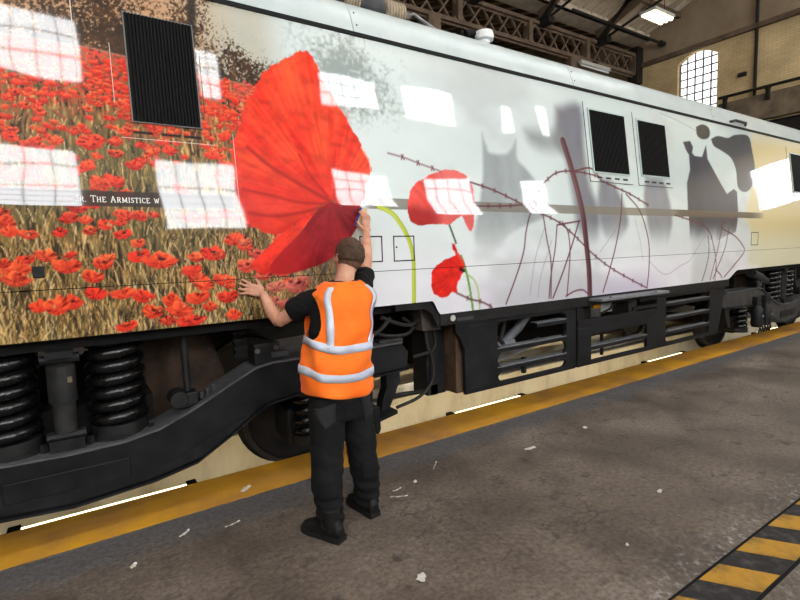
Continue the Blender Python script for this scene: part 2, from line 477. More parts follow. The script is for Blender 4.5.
# near side wall: two tiers of tall windows that light the hall and mirror in the paintwork
struct(MB().box(XL, XG, YN - 0.4, YN, 0, 12).build('wall_near', M['wall_brick']))
n_w = 3
for x0, x1, z0, z1 in [(-9.9, -7.5, 4.4, 7.5), (-5.9, -3.5, 4.4, 7.5), (-2.1, 0.3, 4.4, 7.5), (2.05, 4.35, 2.5, 7.4), (7.6, 10.0, 5.2, 7.5), (11.5, 14.0, 4.3, 7.5), (16.9, 18.7, 4.8, 7.7)]:
    window('window_%d' % n_w, 'y', YN + 0.06, x0, x1, z0, z1, 4, 6, M['daylight_pane'], None, True); n_w += 1
for x0, x1, z0, z1 in [(-8.2, -5.9, 9.6, 11.2), (-4.4, -2.1, 9.6, 11.2), (-1.4, 0.6, 9.5, 11.4), (3.55, 4.25, 9.5, 11.1), (7.6, 10.1, 9.9, 11.2), (11.2, 13.8, 9.8, 11.2), (16.5, 17.2, 9.7, 11.2), (19.1, 19.8, 9.9, 11.6)]:
    window('window_%d' % n_w, 'y', YN + 0.06, x0, x1, z0, z1, max(2, int((x1 - x0) / 0.5)), 3, M['daylight_pane'], None, True); n_w += 1
struct(MB().box(XL - 0.4, XL, YN, YF, 0, 15).build('wall_left', M['plaster_brown']))
struct(MB().box(XL, XG, YF, YF + 0.4, 0, 15).build('wall_far', M['wall_brick']))

# unseen ridge rooflight, added to brighten floor and gable, glazed in bays
rl = struct(empty('window_%d' % n_w, (2, 1.5, 13.3)))
for i in range(16):
    MB().box(-11.9 + i * 2.0, -10.1 + i * 2.0, 0.2, 2.8, 13.16, 13.18).build('pane', M['roof_pane'], rl)
    MB().box(-12.1 + i * 2.0, -11.9 + i * 2.0, 0.1, 2.9, 13.12, 13.22).build('glazing_bar', M['window_bar'], rl)
# roof: boarded slopes on either side of a valley girder
def rz(y):
    if y > 12: return 9.95 + 0.3 * (y - 12)
    if y > 1.5: return 9.95 + 0.35 * (12 - y)
    return 9.95 + 0.35 * 10.5 - 0.2 * (1.5 - y)
ceiling = struct(MB().prism([(YF, rz(YF)), (12, rz(12)), (1.5, rz(1.5)), (YN - 0.4, rz(YN - 0.4)),
                             (YN - 0.4, rz(YN) + 0.3), (1.5, rz(1.5) + 0.2), (12, rz(12) + 0.3), (YF, rz(YF) + 0.2)], 'x', XL, XG + 0.4).build('ceiling', M['roof_board']))
rb = MB()
rb.bar((0, 12, rz(12) - 0.07), (0, 1.5, rz(1.5) - 0.07), 0.07, 0.13)
rme = rb.mesh('rafter', M['rafter_wood'])
rb2 = MB(); rb2.bar((0, 12, rz(12) - 0.07), (0, YF, rz(YF) - 0.07), 0.07, 0.13)
rme2 = rb2.mesh('rafter', M['truss_iron'])
for i in range(26):
    for q in (rme, rme2):
        o = bpy.data.objects.new('rafter', q); COL.objects.link(o); o.parent = ceiling; o.location = (2.2 + i * 0.7, 0, 0)
for y in (10.4, 8.8, 6.6, 4.4):
    MB().box(0, XG, y - 0.06, y + 0.06, rz(y) - 0.3, rz(y) - 0.12).build('purlin', M['truss_iron'], ceiling)
for y in (14, 16.5, 19, 21.5):
    MB().box(-4, XG, y - 0.08, y + 0.08, rz(y) - 0.36, rz(y) - 0.12).build('purlin', M['truss_iron'], ceiling)
MB().box(0, XG, 11.55, 12.3, 9.80, 9.86).box(0, XG, 11.55, 11.62, 9.8, 10.05).build('valley_board', M['rafter_wood'], ceiling)

GZ0, GZ1 = 8.55, 9.3
gd = empty('lattice_girder', (10, 12, GZ0), 'brown riveted lattice girder running above and behind the locomotive roof', 'girder')
for z in (GZ0, GZ1):
    MB().box(-2, XG, 11.88, 12.12, z - 0.06, z + 0.06).box(-2, XG, 11.98, 12.02, z - 0.12, z + 0.12).build('chord', M['truss_iron'], gd)
lb1 = MB().bar((0, 12.0, GZ0), (0.62, 12.0, GZ1), 0.05, 0.08, (0, 1, 0)).mesh('lattice_bar', M['truss_iron'])
lb2 = MB().bar((0.62, 12.03, GZ0), (0, 12.03, GZ1), 0.05, 0.08, (0, 1, 0)).mesh('lattice_bar', M['truss_iron'])
gp = MB().box(-0.09, 0.09, 11.86, 12.14, GZ0, GZ1).mesh('girder_post', M['truss_iron'])
for i in range(29):
    x = 2.0 + i * 0.62
    for q in (lb1, lb2):
        o = bpy.data.objects.new('lattice_bar', q); COL.objects.link(o); o.parent = gd; o.location = Vector((x, 0, 0)) - gd.location
for i in range(7):
    o = bpy.data.objects.new('girder_post', gp); COL.objects.link(o); o.parent = gd; o.location = Vector((1.0 + i * 3.1 + 0.0, 0, 0)) - gd.location
gap = MB().box(19.55, 19.95, 11.8, 12.2, 8.2, 9.6).build('end_bearing', M['truss_dark'], gd)

for i, x in enumerate((15.7, 9.3)):
    struct(MB().box(x - 0.1, x + 0.1, 11.9, 12.1, 0, GZ0 - 0.1).box(x - 0.22, x + 0.22, 11.85, 12.15, 8.1, GZ0 - 0.06).build('trim_7', M['truss_iron']))

# roof trusses: iron strut, tie rod and principal rafter over every second girder post
NM = ['dark iron roof truss nearest the gable wall', 'second dark iron roof truss from the gable wall', 'third dark iron roof truss from the gable wall']
for i, x in enumerate((17.19, 13.99, 10.8)):
    t = empty('roof_truss', (x, 12, 9.3), NM[i], 'truss', 'iron roof trusses')
    MB().bar((x, 12, 9.3), (x, 10.45, 10.5), 0.14, 0.16).build('strut', M['truss_dark'], t)
    MB().bar((x, 12, 9.62), (x, 1.5, rz(1.5) - 0.28), 0.12, 0.26).build('principal_rafter', M['truss_iron'], t)
    MB().cyl((x, 12, 9.3), (x, 5.0, 10.9), 0.045, 8).build('tie_rod', M['truss_dark'], t, True)
    MB().bar((x, 11.5, 9.3), (x, 12.5, 9.3), 0.3, 0.2).build('shoe', M['truss_dark'], t)
tr = MB().cyl((14.4, 10.97, 9.47), (20.0, 10.97, 9.47), 0.05, 8).cyl((19.72, 10.97, 9.47), (19.98, 10.97, 9.47), 0.1, 10)
tag(tr.build('tie_rod', M['truss_dark'], None, True), 'thin dark tie rod running level into the gable wall', 'tie rod')

def ceiling_light(loc, L, W, label, drop, tilt=0.0):
    t = empty('ceiling_light', loc, label, 'light', 'fluorescent ceiling lights')
    x, y, z = loc
    MB().box(x - L / 2, x + L / 2, y - W / 2, y + W / 2, z, z + 0.08).build('housing', M['lamp_housing'], t, False, 0.01)
    for k in (-1, 0, 1):
        yy = y + k * W * 0.3
        MB().cyl((x - L / 2 + 0.04, yy, z - 0.03), (x + L / 2 - 0.04, yy, z - 0.03), W * 0.12, 10).build('tube', M['lamp_glow'], t, True)
    for s in (-1, 1):
        MB().cyl((x + s * L * 0.35, y, z + 0.08), (x + s * L * 0.35, y, drop), 0.012, 6).build('hanger', M['truss_dark'], t)
ceiling_light((16.35, 9.2, 9.0), 1.15, 0.55, 'lit fluorescent light hanging from the boarded roof near gable window', 10.85)
t = empty('batten_light', (16.6, 11.7, 8.3), 'long pale unlit batten light fixed under the lattice girder', 'light')
MB().box(15.75, 17.5, 11.62, 11.76, 8.22, 8.36).build('housing', M['lamp_housing'], t, False, 0.02)
MB().cyl((15.8, 11.69, 8.19), (17.45, 11.69, 8.19), 0.03, 8).build('tube', M['plastic_white'], t, True)
MB().box(16.5, 16.7, 11.6, 11.87, 8.36, 8.42).build('bracket', M['truss_dark'], t)

# ------------------------------------------------------------------ platform markings, pit lamps, rails
tag(MB().box(XL, XG, 3.35, 3.795, 0.0, 0.004).build('safety_line', M['yellow_line']),
    'worn yellow painted safety line along the pit edge', 'floor marking')
hz = empty('hazard_strip', (3.5, 1.01, 0), 'black and yellow striped floor strip in the lower right corner', 'floor marking')
MB().box(0.5, 12.0, 0.9, 1.12, 0.0, 0.006).build('base_strip', M['hazard_black'], hz)
sp = 0.405
stripe_me = MB().prism([(0.0, 0.902), (0.205, 0.902), (0.065, 1.118), (-0.14, 1.118)], 'z', 0.006, 0.008).mesh('stripe', M['hazard_yellow'])
for i in range(26):
    o = bpy.data.objects.new('stripe', stripe_me); COL.objects.link(o); o.parent = hz
    o.location = Vector((2.594 - 5 * sp + i * sp, 0, 0)) - hz.location
for y in (0.893, 1.127):
    MB().box(0.5, 12.0, y - 0.008, y + 0.008, 0, 0.004).build('edge_joint', M['dark_void'], hz)

PL = ['glowing pit-edge tube light below the coil springs at left', 'glowing pit-edge tube light beneath the first slotted skirt',
      'glowing pit-edge tube light beneath the far slotted skirt', 'glowing pit-edge tube light beyond the far bogie']
for i in range(4):
    x0 = -0.5 + i * 3.58
    t = empty('pit_light', (x0 + 0.55, 3.85, -0.08), PL[i], 'light', 'pit-edge tube lights')
    MB().cyl((x0 + 0.06, 3.865, -0.036), (x0 + 1.06, 3.865, -0.036), 0.020, 10).build('tube', M['pit_tube_glow'], t, True)
    for e in (x0, x0 + 1.06):
        MB().box(e, e + 0.07, 3.8, 3.9, -0.09, -0.005).build('end_cap', M['gutter_black'], t, False, 0.004)
    MB().box(x0, x0 + 1.13, 3.8, 3.91, -0.11, -0.075).build('tray', M['lamp_housing'], t)
BL = ['warm bulkhead lamp on the pit wall, %s from the left end' % w for w in ('first', 'second', 'third', 'fourth', 'fifth', 'sixth', 'seventh', 'eighth', 'ninth')]
for i in range(9):      # hidden lamps added to brighten the cream wall opposite
    x = -4.2 + i * 1.79
    t = empty('bulkhead_lamp', (x, 3.83, -0.6), BL[i], 'light', 'bulkhead lamps in the pit')
    MB().box(x - 0.3, x + 0.3, 3.8, 3.83, -0.68, -0.5).build('housing', M['lamp_housing'], t, False, 0.006)
    MB().box(x - 0.27, x + 0.27, 3.83, 3.86, -0.65, -0.53).build('lens', M['lens_glow'], t, False, 0.008)
for y, lb in ((4.03, 'near running rail under the locomotive wheels'), (5.51, 'far running rail on the other side of the pit')):
    r = MB()
    prof = [(-0.07, 0), (0.07, 0), (0.07, 0.012), (0.012, 0.03), (0.012, 0.11), (0.036, 0.122), (0.036, 0.155), (-0.036, 0.155), (-0.036, 0.122), (-0.012, 0.11), (-0.012, 0.03), (-0.07, 0.012)]
    r.prism([(y + a, -0.285 + b) for a, b in prof], 'x', XL + 1, XG - 1)
    rl = tag(r.build('rail', M['bare_steel']), lb, 'rail', 'running rails')
struct(MB().box(XL, XG, 5.40, 5.71, -0.36, -0.285).build('trim_8', M['cream_concrete']))
for k in range(20):
    struct(MB().box(-12 + k * 1.6, -11.75 + k * 1.6, 3.93, 4.13, -1.1, -0.285).build('trim_9', M['pit_concrete']))

# ---- artwork outlines on the side, metres along the body and above the floor
ART={
'petal_main':[(1.51,3.173),(1.573,3.178),(1.616,3.127),(1.646,3.064),(1.666,2.985),(1.738,2.882),(1.825,2.74),(1.936,2.549),(2.013,2.39),(2.017,2.31),(1.959,2.196),(1.888,2.037),(1.715,2.048),(1.625,2.068),(1.464,1.976),(1.359,1.902),(1.242,1.831),(1.155,1.825),(1.052,1.87),(0.98,1.938),(0.947,2.068),(0.938,2.351),(0.966,2.476),(1.017,2.583),(1.06,2.712),(1.134,2.827),(1.198,2.943),(1.282,3.021),(1.39,3.095)],
'petal_strip':[(1.649,2.062),(1.464,1.976),(1.359,1.902),(1.242,1.831),(1.12,1.721),(1.02,1.63),(1.008,1.613),(1.034,1.578),(1.074,1.548),(1.139,1.551),(1.15,1.614),(1.243,1.711),(1.358,1.809),(1.548,2.022)],
'petal_dark':[(1.649,2.062),(1.757,2.042),(1.888,2.037),(1.875,1.99),(1.856,1.89),(1.808,1.813),(1.739,1.729),(1.672,1.67),(1.565,1.609),(1.422,1.567),(1.267,1.538),(1.139,1.551),(1.15,1.614),(1.243,1.711),(1.358,1.809),(1.548,2.022)],
'poppy_mid':[(2.342,2.081),(2.408,2.209),(2.52,2.282),(2.719,2.363),(2.863,2.381),(3.004,2.345),(3.08,2.235),(3.078,2.03),(3.045,1.858),(3.003,1.849),(2.957,1.916),(2.912,1.973),(2.782,1.902),(2.616,1.901),(2.43,1.892),(2.346,1.953)],
'poppy_low':[(2.801,1.735),(2.835,1.716),(2.873,1.631),(2.936,1.561),(2.934,1.493),(2.885,1.414),(2.848,1.362),(2.846,1.281),(2.794,1.298),(2.707,1.254),(2.608,1.285),(2.566,1.341),(2.57,1.484),(2.632,1.546),(2.734,1.595),(2.838,1.627),(2.805,1.686)],
'horse_a':[(3.266,2.753),(3.302,2.644),(3.344,2.572),(3.542,2.579),(3.647,2.646),(3.714,2.731),(3.703,2.553),(3.803,2.461),(3.932,2.349),(4.052,2.151),(4.079,1.999),(3.664,1.867),(3.457,1.752),(3.283,1.586),(3.106,1.555),(3.061,1.758),(3.157,2.123),(3.226,2.358)],
'shade_b':[(4.373,3.134),(4.786,3.211),(4.778,2.725),(4.822,2.341),(4.952,2.011),(4.878,1.622),(4.735,1.57),(4.56,1.845),(4.501,2.272),(4.451,2.59),(4.32,2.79)],
'shade_b2':[(3.859,2.845),(4.399,2.883),(4.468,2.698),(4.13,2.669),(3.914,2.731)],
'shade_c':[(5.956,2.482),(6.319,2.477),(6.426,2.289),(6.471,1.905),(6.294,1.524),(6.085,1.53),(5.915,1.903),(5.862,2.208)],
'shade_d':[(5.018,2.43),(5.239,2.396),(5.401,2.193),(5.491,1.902),(5.294,1.728),(5.024,1.788),(4.931,2.123)],
'horse_main':[(6.942,3.02),(7.133,3.052),(7.198,2.976),(7.154,2.89),(7.219,2.854),(7.422,2.857),(7.497,2.947),(7.573,3.038),(7.575,2.84),(7.731,2.681),(7.903,2.503),(8.058,2.364),(8.299,2.448),(8.388,2.407),(8.356,2.12),(8.279,1.807),(7.844,1.723),(7.495,1.614),(7.105,1.568),(6.937,1.706),(6.888,2.093),(6.937,2.469),(7.052,2.651),(7.067,2.856),(7,2.918)],
'soldier':[(7.739,3.139),(7.962,3.205),(8.274,3.207),(8.516,3.277),(8.966,3.308),(9.059,3.096),(9.093,2.783),(8.925,2.522),(8.658,2.417),(8.438,2.484),(8.429,2.74),(8.305,2.911),(8.039,2.993),(7.808,3.045)],
'soldier_head':[(7.338,3.266),(7.517,3.322),(7.686,3.305),(7.727,3.224),(7.653,3.145),(7.474,3.113),(7.344,3.156)],
'right_field':[(8.739,3.223),(11.067,3.307),(11.093,1.253),(8.867,1.274),(8.685,1.344),(8.825,1.758),(8.578,2.064),(8.929,2.538),(9.057,2.78)],
'field':[(-0.286,2.927),(-0.067,2.936),(0.157,2.936),(0.353,2.933),(0.575,2.919),(0.813,2.87),(1.043,2.882),(1.293,2.909),(1.456,2.657),(1.761,2.08),(1.802,1.774),(1.749,1.389),(1.669,1.161),(-0.424,1.214)],
'sky_top':[(0.86,3.386),(1.231,3.381),(1.693,3.392),(1.751,3.152),(1.579,3.082),(1.435,3.203),(1.218,3.109),(1.134,2.967),(1.056,3.022),(0.957,3.241)],
}
LINES={
'stem_a':([(2.06,2.034),(2.134,2.011),(2.198,1.972),(2.254,1.907),(2.31,1.825),(2.357,1.717),(2.378,1.599),(2.377,1.43),(2.371,1.235)],0.0400),
'stem_mid':([(2.771,1.902),(2.847,1.734)],0.0194),
'stem_low':([(2.902,1.616),(2.935,1.543),(2.969,1.441),(3.002,1.302),(3.034,1.114)],0.0250),
'stem_low_b':([(2.981,1.441),(3.053,1.391),(3.1,1.295),(3.121,1.106)],0.0173),
'post':([(4.433,2.791),(4.535,2.489),(4.62,2.169),(4.699,1.736),(4.755,1.404),(4.775,1.089)],0.0816),
}
WIRES=[
[(2.196,2.476),(2.361,2.449),(2.49,2.416),(2.719,2.363)],
[(3.056,2.284),(3.236,2.247),(3.422,2.198),(3.682,2.11),(4.033,1.998),(4.263,1.918),(4.509,1.781),(4.825,1.579),(5.163,1.408),(5.547,1.258),(5.917,1.125)],
[(3.1,2.067),(3.405,2.074),(3.679,2.091),(3.929,2.127)],
[(3.927,2.117),(3.811,1.995),(3.749,1.827),(3.718,1.65),(3.646,1.475),(3.546,1.284),(3.461,1.133)],
[(3.996,2.282),(4.131,2.37),(4.267,2.44),(4.466,2.474),(4.755,2.47),(5.02,2.441)],
[(5.014,2.407),(5.288,2.34),(5.577,2.27),(5.939,2.149)],
[(5.494,2.267),(5.715,2.107),(5.849,1.903),(5.945,1.658),(5.954,1.372),(5.917,1.125)],
[(5.413,2.264),(5.354,2.017),(5.255,1.671),(5.125,1.363),(5.014,1.139)],
[(6.55,2.034),(6.927,1.973),(7.279,1.908),(7.483,1.797),(7.613,1.584),(7.685,1.382),(7.672,1.123)],
[(8.274,2.03),(8.015,1.968),(7.803,1.881),(8.251,1.748),(8.528,1.594),(8.569,1.501),(8.282,1.329),(7.945,1.151)],
[(7.429,1.755),(7.471,1.531),(7.398,1.308),(7.295,1.131)],
[(7.832,1.895),(7.732,1.581),(7.602,1.299),(7.524,1.132)],
[(8.051,1.867),(7.946,1.576),(7.749,1.321),(7.612,1.141)],
[(7.693,1.266),(7.818,1.202),(7.883,1.14)],
[(4.003,1.998),(4.059,1.744),(4.12,1.516),(4.119,1.14)],
[(4.215,1.887),(4.183,1.639),(4.12,1.381),(4.088,1.143)],
[(4.295,1.929),(4.393,1.824),(4.426,1.58),(4.378,1.142)],
[(4.577,1.942),(4.459,1.686),(4.311,1.403),(4.151,1.138)],
[(4.215,1.898),(4.392,1.919),(4.594,1.942)],
[(4.361,1.143),(4.512,1.186),(4.65,1.188),(4.739,1.137)],
[(2.846,1.285),(3,1.219),(3.148,1.179),(3.275,1.12)],
[(4.532,2.467),(4.853,2.532),(5.018,2.43)]]
THIN=[
[(5.974,1.446),(6.208,1.31),(6.4,1.275),(6.694,1.366),(6.951,1.436),(7.157,1.608),(7.343,1.756)],
[(5.636,1.962),(5.746,1.722),(5.818,1.477)],
[(4.029,1.887),(3.877,1.546),(3.801,1.196)],
[(4.136,1.743),(3.966,1.389),(3.919,1.166)],
[(4.952,1.598),(5.176,1.787),(5.371,1.983)],
[(6.435,3.345),(6.72,3.316),(7.017,3.271),(7.355,3.213)]]
BIG_POPPIES=[(-0.281,1.59,0.070,0.049),(-0.136,1.716,0.055,0.045),(-0.288,1.85,0.043,0.038),(-0.207,1.834,0.049,0.033),(0.134,1.661,0.056,0.047),(0.441,1.668,0.104,0.062),(0.624,1.597,0.068,0.045),(0.655,1.68,0.055,0.038),(0.078,1.587,0.060,0.047),(0.251,1.831,0.053,0.036),(0.167,1.89,0.046,0.041),(0.327,1.776,0.044,0.036),(0.275,1.944,0.054,0.042),(0.152,2.136,0.051,0.047),(0.244,2.14,0.042,0.042),(0.808,1.528,0.059,0.047),(0.84,1.411,0.073,0.054),(0.649,1.419,0.081,0.052),(0.62,1.27,0.081,0.039),(0.492,1.412,0.059,0.057),(0.535,1.35,0.084,0.058),(0.379,1.352,0.062,0.056),(0.46,1.286,0.052,0.039),(0.23,1.273,0.064,0.037),(0.335,1.449,0.067,0.050),(0.224,1.476,0.075,0.042),(0.085,1.486,0.061,0.047),(-0.037,1.443,0.058,0.052),(-0.109,1.432,0.066,0.068),(-0.192,1.433,0.046,0.045),(-0.329,1.679,0.039,0.032),(0.911,1.793,0.060,0.047),(0.72,1.353,0.051,0.040),(0.8,1.688,0.045,0.033),(0.918,1.806,0.061,0.040),(0.977,1.772,0.048,0.034),(0.981,1.614,0.069,0.062),(0.821,1.52,0.059,0.047),(0.872,1.285,0.054,0.048),(1.177,1.457,0.074,0.050),(1.342,1.461,0.102,0.073),(1.156,1.358,0.059,0.043),(1.236,1.323,0.052,0.043),(0.084,1.855,0.040,0.035),(-0.061,1.844,0.038,0.034),(0.162,2.383,0.046,0.036),(0.313,2.453,0.048,0.030),(0.48,2.489,0.052,0.038),(0.105,2.232,0.040,0.035),(0.343,2.249,0.050,0.037),(0.554,2.358,0.048,0.039),(-0.043,2.363,0.043,0.034),(-0.146,2.215,0.041,0.033),(-0.26,2.152,0.039,0.033),(0.904,2.483,0.040,0.034),(0.808,2.347,0.052,0.034),(-0.1,2.514,0.032,0.029),(0.124,2.35,0.041,0.036),]

# ------------------------------------------------------------------ the printed side of the locomotive
X0, X1 = -4.6, 14.9
xs = np.concatenate([np.arange(X0, -0.6, 0.02), np.arange(-0.6, 2.6, 0.0056), np.arange(2.6, 6.0, 0.0095), np.arange(6.0, X1, 0.019), [X1]])
def bottom_z(x):
    """lower edge of the side: raised over the bogies, lower along the skirts"""
    s = lambda t: np.clip(t, 0, 1) ** 2 * (3 - 2 * np.clip(t, 0, 1))
    return 1.235 - 0.125 * (s((x - 2.56) / 0.10) * (1 - s((x - 8.05) / 0.35)))
SEAM, TOPZ = 1.52, 3.388
NL, NU = 46, 312
ZL = bottom_z(xs)[None, :] + (SEAM - 0.0025 - bottom_z(xs)[None, :]) * np.linspace(0, 1, NL)[:, None]
ZU = np.repeat(np.linspace(SEAM + 0.0025, TOPZ, NU)[:, None], len(xs), 1)
GZ = np.concatenate([ZL, ZU], 0)
GX = np.repeat(xs[None, :], NL + NU, 0)
rng = np.random.RandomState(11)

def vnoise(x, z, seed=0):
    x = np.asarray(x, float); z = np.asarray(z, float)
    xi = np.floor(x).astype(np.int64); zi = np.floor(z).astype(np.int64)
    fx = x - xi; fz = z - zi
    fx = fx * fx * (3 - 2 * fx); fz = fz * fz * (3 - 2 * fz)
    def hsh(a, b):
        h = (a * 374761393 + b * 668265263 + seed * 974634777) & 0xffffffff
        h = ((h ^ (h >> 13)) * 1274126177) & 0xffffffff
        return ((h ^ (h >> 16)) & 0xffff) / 65535.0
    a = hsh(xi, zi) * (1 - fx) + hsh(xi + 1, zi) * fx
    b = hsh(xi, zi + 1) * (1 - fx) + hsh(xi + 1, zi + 1) * fx
    return a * (1 - fz) + b * fz
def fbm(x, z, seed=0, o=4):
    s = 0; a = 0.5; t = 0
    for k in range(o):
        s = s + a * vnoise(x * 2 ** k, z * 2 ** k, seed + k * 17); t += a; a *= 0.55
    return s / t
def c3(r, g, b): return np.array([r, g, b], float) / 255.0
def sm(a, b, v): 
    t = np.clip((v - a) / (b - a), 0, 1); return t * t * (3 - 2 * t)
def lerp(a, b, t): 
    return a + (b - a) * np.asarray(t)[..., None]
def window_of(x0, x1, z0, z1):
    c0, c1 = np.searchsorted(xs, [x0, x1])
    zr = GZ[:, min(max((c0 + c1) // 2, 0), len(xs) - 1)]
    r0, r1 = np.searchsorted(zr, [z0 - 0.02, z1 + 0.02])
    return slice(max(r0 - 1, 0), r1 + 1), slice(max(c0, 0), c1)
def seg_dist(px, pz, a, b):
    ax, az = a; dx, dz = b[0] - ax, b[1] - az
    t = np.clip(((px - ax) * dx + (pz - az) * dz) / (dx * dx + dz * dz + 1e-12), 0, 1)
    return np.hypot(px - ax - t * dx, pz - az - t * dz)
def poly_mask(poly, feather=0.004):
    p = np.array(poly); m = feather + 0.02
    w = window_of(p[:, 0].min() - m, p[:, 0].max() + m, p[:, 1].min() - m, p[:, 1].max() + m)
    px, pz = GX[w], GZ[w]
    d = np.full(px.shape, 1e9); ins = np.zeros(px.shape, bool)
    for i in range(len(p)):
        a, b = p[i], p[(i + 1) % len(p)]
        d = np.minimum(d, seg_dist(px, pz, a, b))
        cond = (a[1] > pz) != (b[1] > pz)
        with np.errstate(divide='ignore', invalid='ignore'):
            xi = (b[0] - a[0]) * (pz - a[1]) / (b[1] - a[1] + 1e-12) + a[0]
        ins ^= cond & (px < xi)
    return w, sm(-feather, feather, np.where(ins, d, -d))
def smooth_line(pts, k=4):
    """Catmull-Rom through the points"""
    P = [np.array(p) for p in pts]; P = [2 * P[0] - P[1]] + P + [2 * P[-1] - P[-2]]; out = []
    for i in range(1, len(P) - 2):
        for j in range(k):
            t = j / k
            out.append(0.5 * (2 * P[i] + (P[i + 1] - P[i - 1]) * t + (2 * P[i - 1] - 5 * P[i] + 4 * P[i + 1] - P[i + 2]) * t * t + (3 * P[i] - P[i - 1] - 3 * P[i + 1] + P[i + 2]) * t ** 3))
    return out + [P[-2]]
def paint(w, mask, col):
    CAN[w] = lerp(CAN[w], col, mask)
def stroke(pts, width, col, alpha=1.0, feather=0.004, k=4):
    L = smooth_line(pts, k) if k > 1 else [np.array(p) for p in pts]
    p = np.array(L); m = width + 0.02
    w = window_of(p[:, 0].min() - m, p[:, 0].max() + m, p[:, 1].min() - m, p[:, 1].max() + m)
    if CAN[w].size == 0: return
    d = np.full(GX[w].shape, 1e9)
    for i in range(len(L) - 1): d = np.minimum(d, seg_dist(GX[w], GZ[w], L[i], L[i + 1]))
    paint(w, alpha * (1 - sm(width / 2 - feather, width / 2 + feather, d)), col)

# --- pale ground of the remembrance scene
t = sm(1.15, 2.1, GZ)
CAN = lerp(np.broadcast_to(c3(238, 236, 240), GX.shape + (3,)), np.broadcast_to(c3(212, 221, 218), GX.shape + (3,)), t)
CAN = lerp(CAN, c3(196, 210, 205), 0.5 * sm(4.2, 5.2, GX) * sm(2.1, 2.5, GZ))
n1 = fbm(GX * 0.9, GZ * 1.6, 3)
CAN = CAN * (0.93 + 0.13 * n1)[..., None]
CAN = lerp(CAN, c3(176, 160, 184), 0.6 * sm(1.45, 1.12, GZ) * sm(2.9, 3.6, GX) * (1 - sm(5.6, 6.6, GX)))
CAN = lerp(CAN, c3(196, 190, 200), 0.45 * sm(1.5, 1.2, GZ) * sm(2.2, 2.6, GX) * fbm(GX * 3, GZ * 3, 9))
CAN = lerp(CAN, c3(188, 192, 190), 0.55 * sm(0.52, 0.72, fbm(GX * 1.1, GZ * 1.7 + 5, 21)) * sm(2.3, 3, GX))

# --- far-right meadow, its upper yellow a brick reflection put into the print; silhouettes
w, m = poly_mask(ART['right_field'] , 0.10)
CAN = lerp(CAN, c3(224, 214, 180), 0.85 * sm(9.0, 9.25, GX) * sm(1.1, 1.4, GZ + 1))
paint(w, 0.85 * m, lerp(np.broadcast_to(c3(216, 196, 140), GX[w].shape + (3,)), np.broadcast_to(c3(222, 218, 186), GX[w].shape + (3,)), sm(2.0, 1.5, GZ[w])))
for nm, col, fe, al in [('horse_a', (148, 154, 154), 0.03, 0.85), ('shade_b', (98, 98, 108), 0.08, 0.85), ('shade_b2', (132, 136, 134), 0.10, 0.8),
                        ('shade_c', (112, 112, 118), 0.05, 0.75), ('shade_d', (104, 104, 112), 0.06, 0.8), ('horse_main', (46, 49, 62), 0.012, 0.97),
                        ('soldier', (62, 65, 70), 0.012, 0.97), ('soldier_head', (46, 50, 56), 0.012, 0.97)]:
    w, m = poly_mask(ART[nm] if nm == 'horse_main' else smooth_line(ART[nm] + [ART[nm][0]], 4)[:-1], fe)
    v = c3(*col) * (0.86 + 0.3 * fbm(GX[w] * 5, GZ[w] * 2.5, 5))[..., None]
    al = al * sm(1.62, 2.02, GZ[w] + 0.12 * (fbm(GX[w] * 4, GZ[w] * 2, 15) - 0.5))
    paint(w, al * m, v)

# --- olive waist band across the pale part
bmask = sm(2.015, 2.02, GZ) * (1 - sm(2.105, 2.11, GZ))
CAN = lerp(CAN, c3(116, 110, 98), bmask * 0.8 * sm(1.9, 2.0, GX) * (1 - sm(9.0, 9.3, GX)))
CAN = lerp(CAN, c3(74, 62, 48), bmask * 0.75 * sm(6.4, 6.8, GX) * (1 - sm(8.7, 9.1, GX)))

# --- poppy field: sky, trees, meadow
FX = ART['field']
inf = sm(1.95, 1.55, GX + 0.12 * (fbm(GX * 4, GZ * 4, 31) - 0.5) - 0.10 * np.clip(2.3 - GZ, -1, 1))
edge = np.interp(xs, [-4.6, -0.24, 0.157, 0.813, 1.05, 1.5], [2.98, 2.926, 2.93, 2.872, 2.86, 2.8])[None, :]
up = sm(-0.01, 0.01, GZ - edge)
sky = lerp(np.broadcast_to(c3(214, 168, 128), GX.shape + (3,)), np.broadcast_to(c3(206, 206, 190), GX.shape + (3,)), sm(0.5, 1.1, GX))
tn = 0.42 * fbm(GX * 6, GZ * 4, 41, 3) + 0.58 * fbm(GX * 95, GZ * 80, 42, 3)
gap = sm(0.45, 0.62, tn + 0.22 * (GZ - 3.15) + 0.30 * sm(0.75, 1.15, GX) * sm(3.0, 3.25, GZ + 0.25 * (GX - 1)))
tree = lerp(np.broadcast_to(c3(36, 28, 25), GX.shape + (3,)), np.broadcast_to(c3(96, 66, 42), GX.shape + (3,)), fbm(GX * 22, GZ * 18, 43, 3))
top = lerp(tree, sky, gap * 0.85)
trunk = sm(0.74, 0.86, vnoise(GX * 9 + 0.6 * vnoise(GX * 3, GZ * 3, 8), GZ * 0.9, 45))
top = lerp(top, c3(34, 28, 26), 0.85 * trunk * (1 - sm(0.8, 1.0, GX)))
fade = (1 - sm(1.15, 1.45, GX))
CAN = lerp(CAN, top, up * fade * inf)
# pale distant trees right of the big petal
tg = sm(0.22, 0.72, 0.5 * fbm(GX * 7, GZ * 6, 47, 3) + 0.5 * fbm(GX * 40, GZ * 40, 48, 2) + 0.22 - 1.1 * np.abs(np.hypot((GX - 1.75) / 1.3, (GZ - 3.0) / 0.9) - 0.05))
CAN = lerp(CAN, c3(112, 122, 116), 0.62 * tg * sm(1.3, 1.5, GX) * (1 - sm(2.2, 2.7, GX)) * sm(2.55, 2.8, GZ))
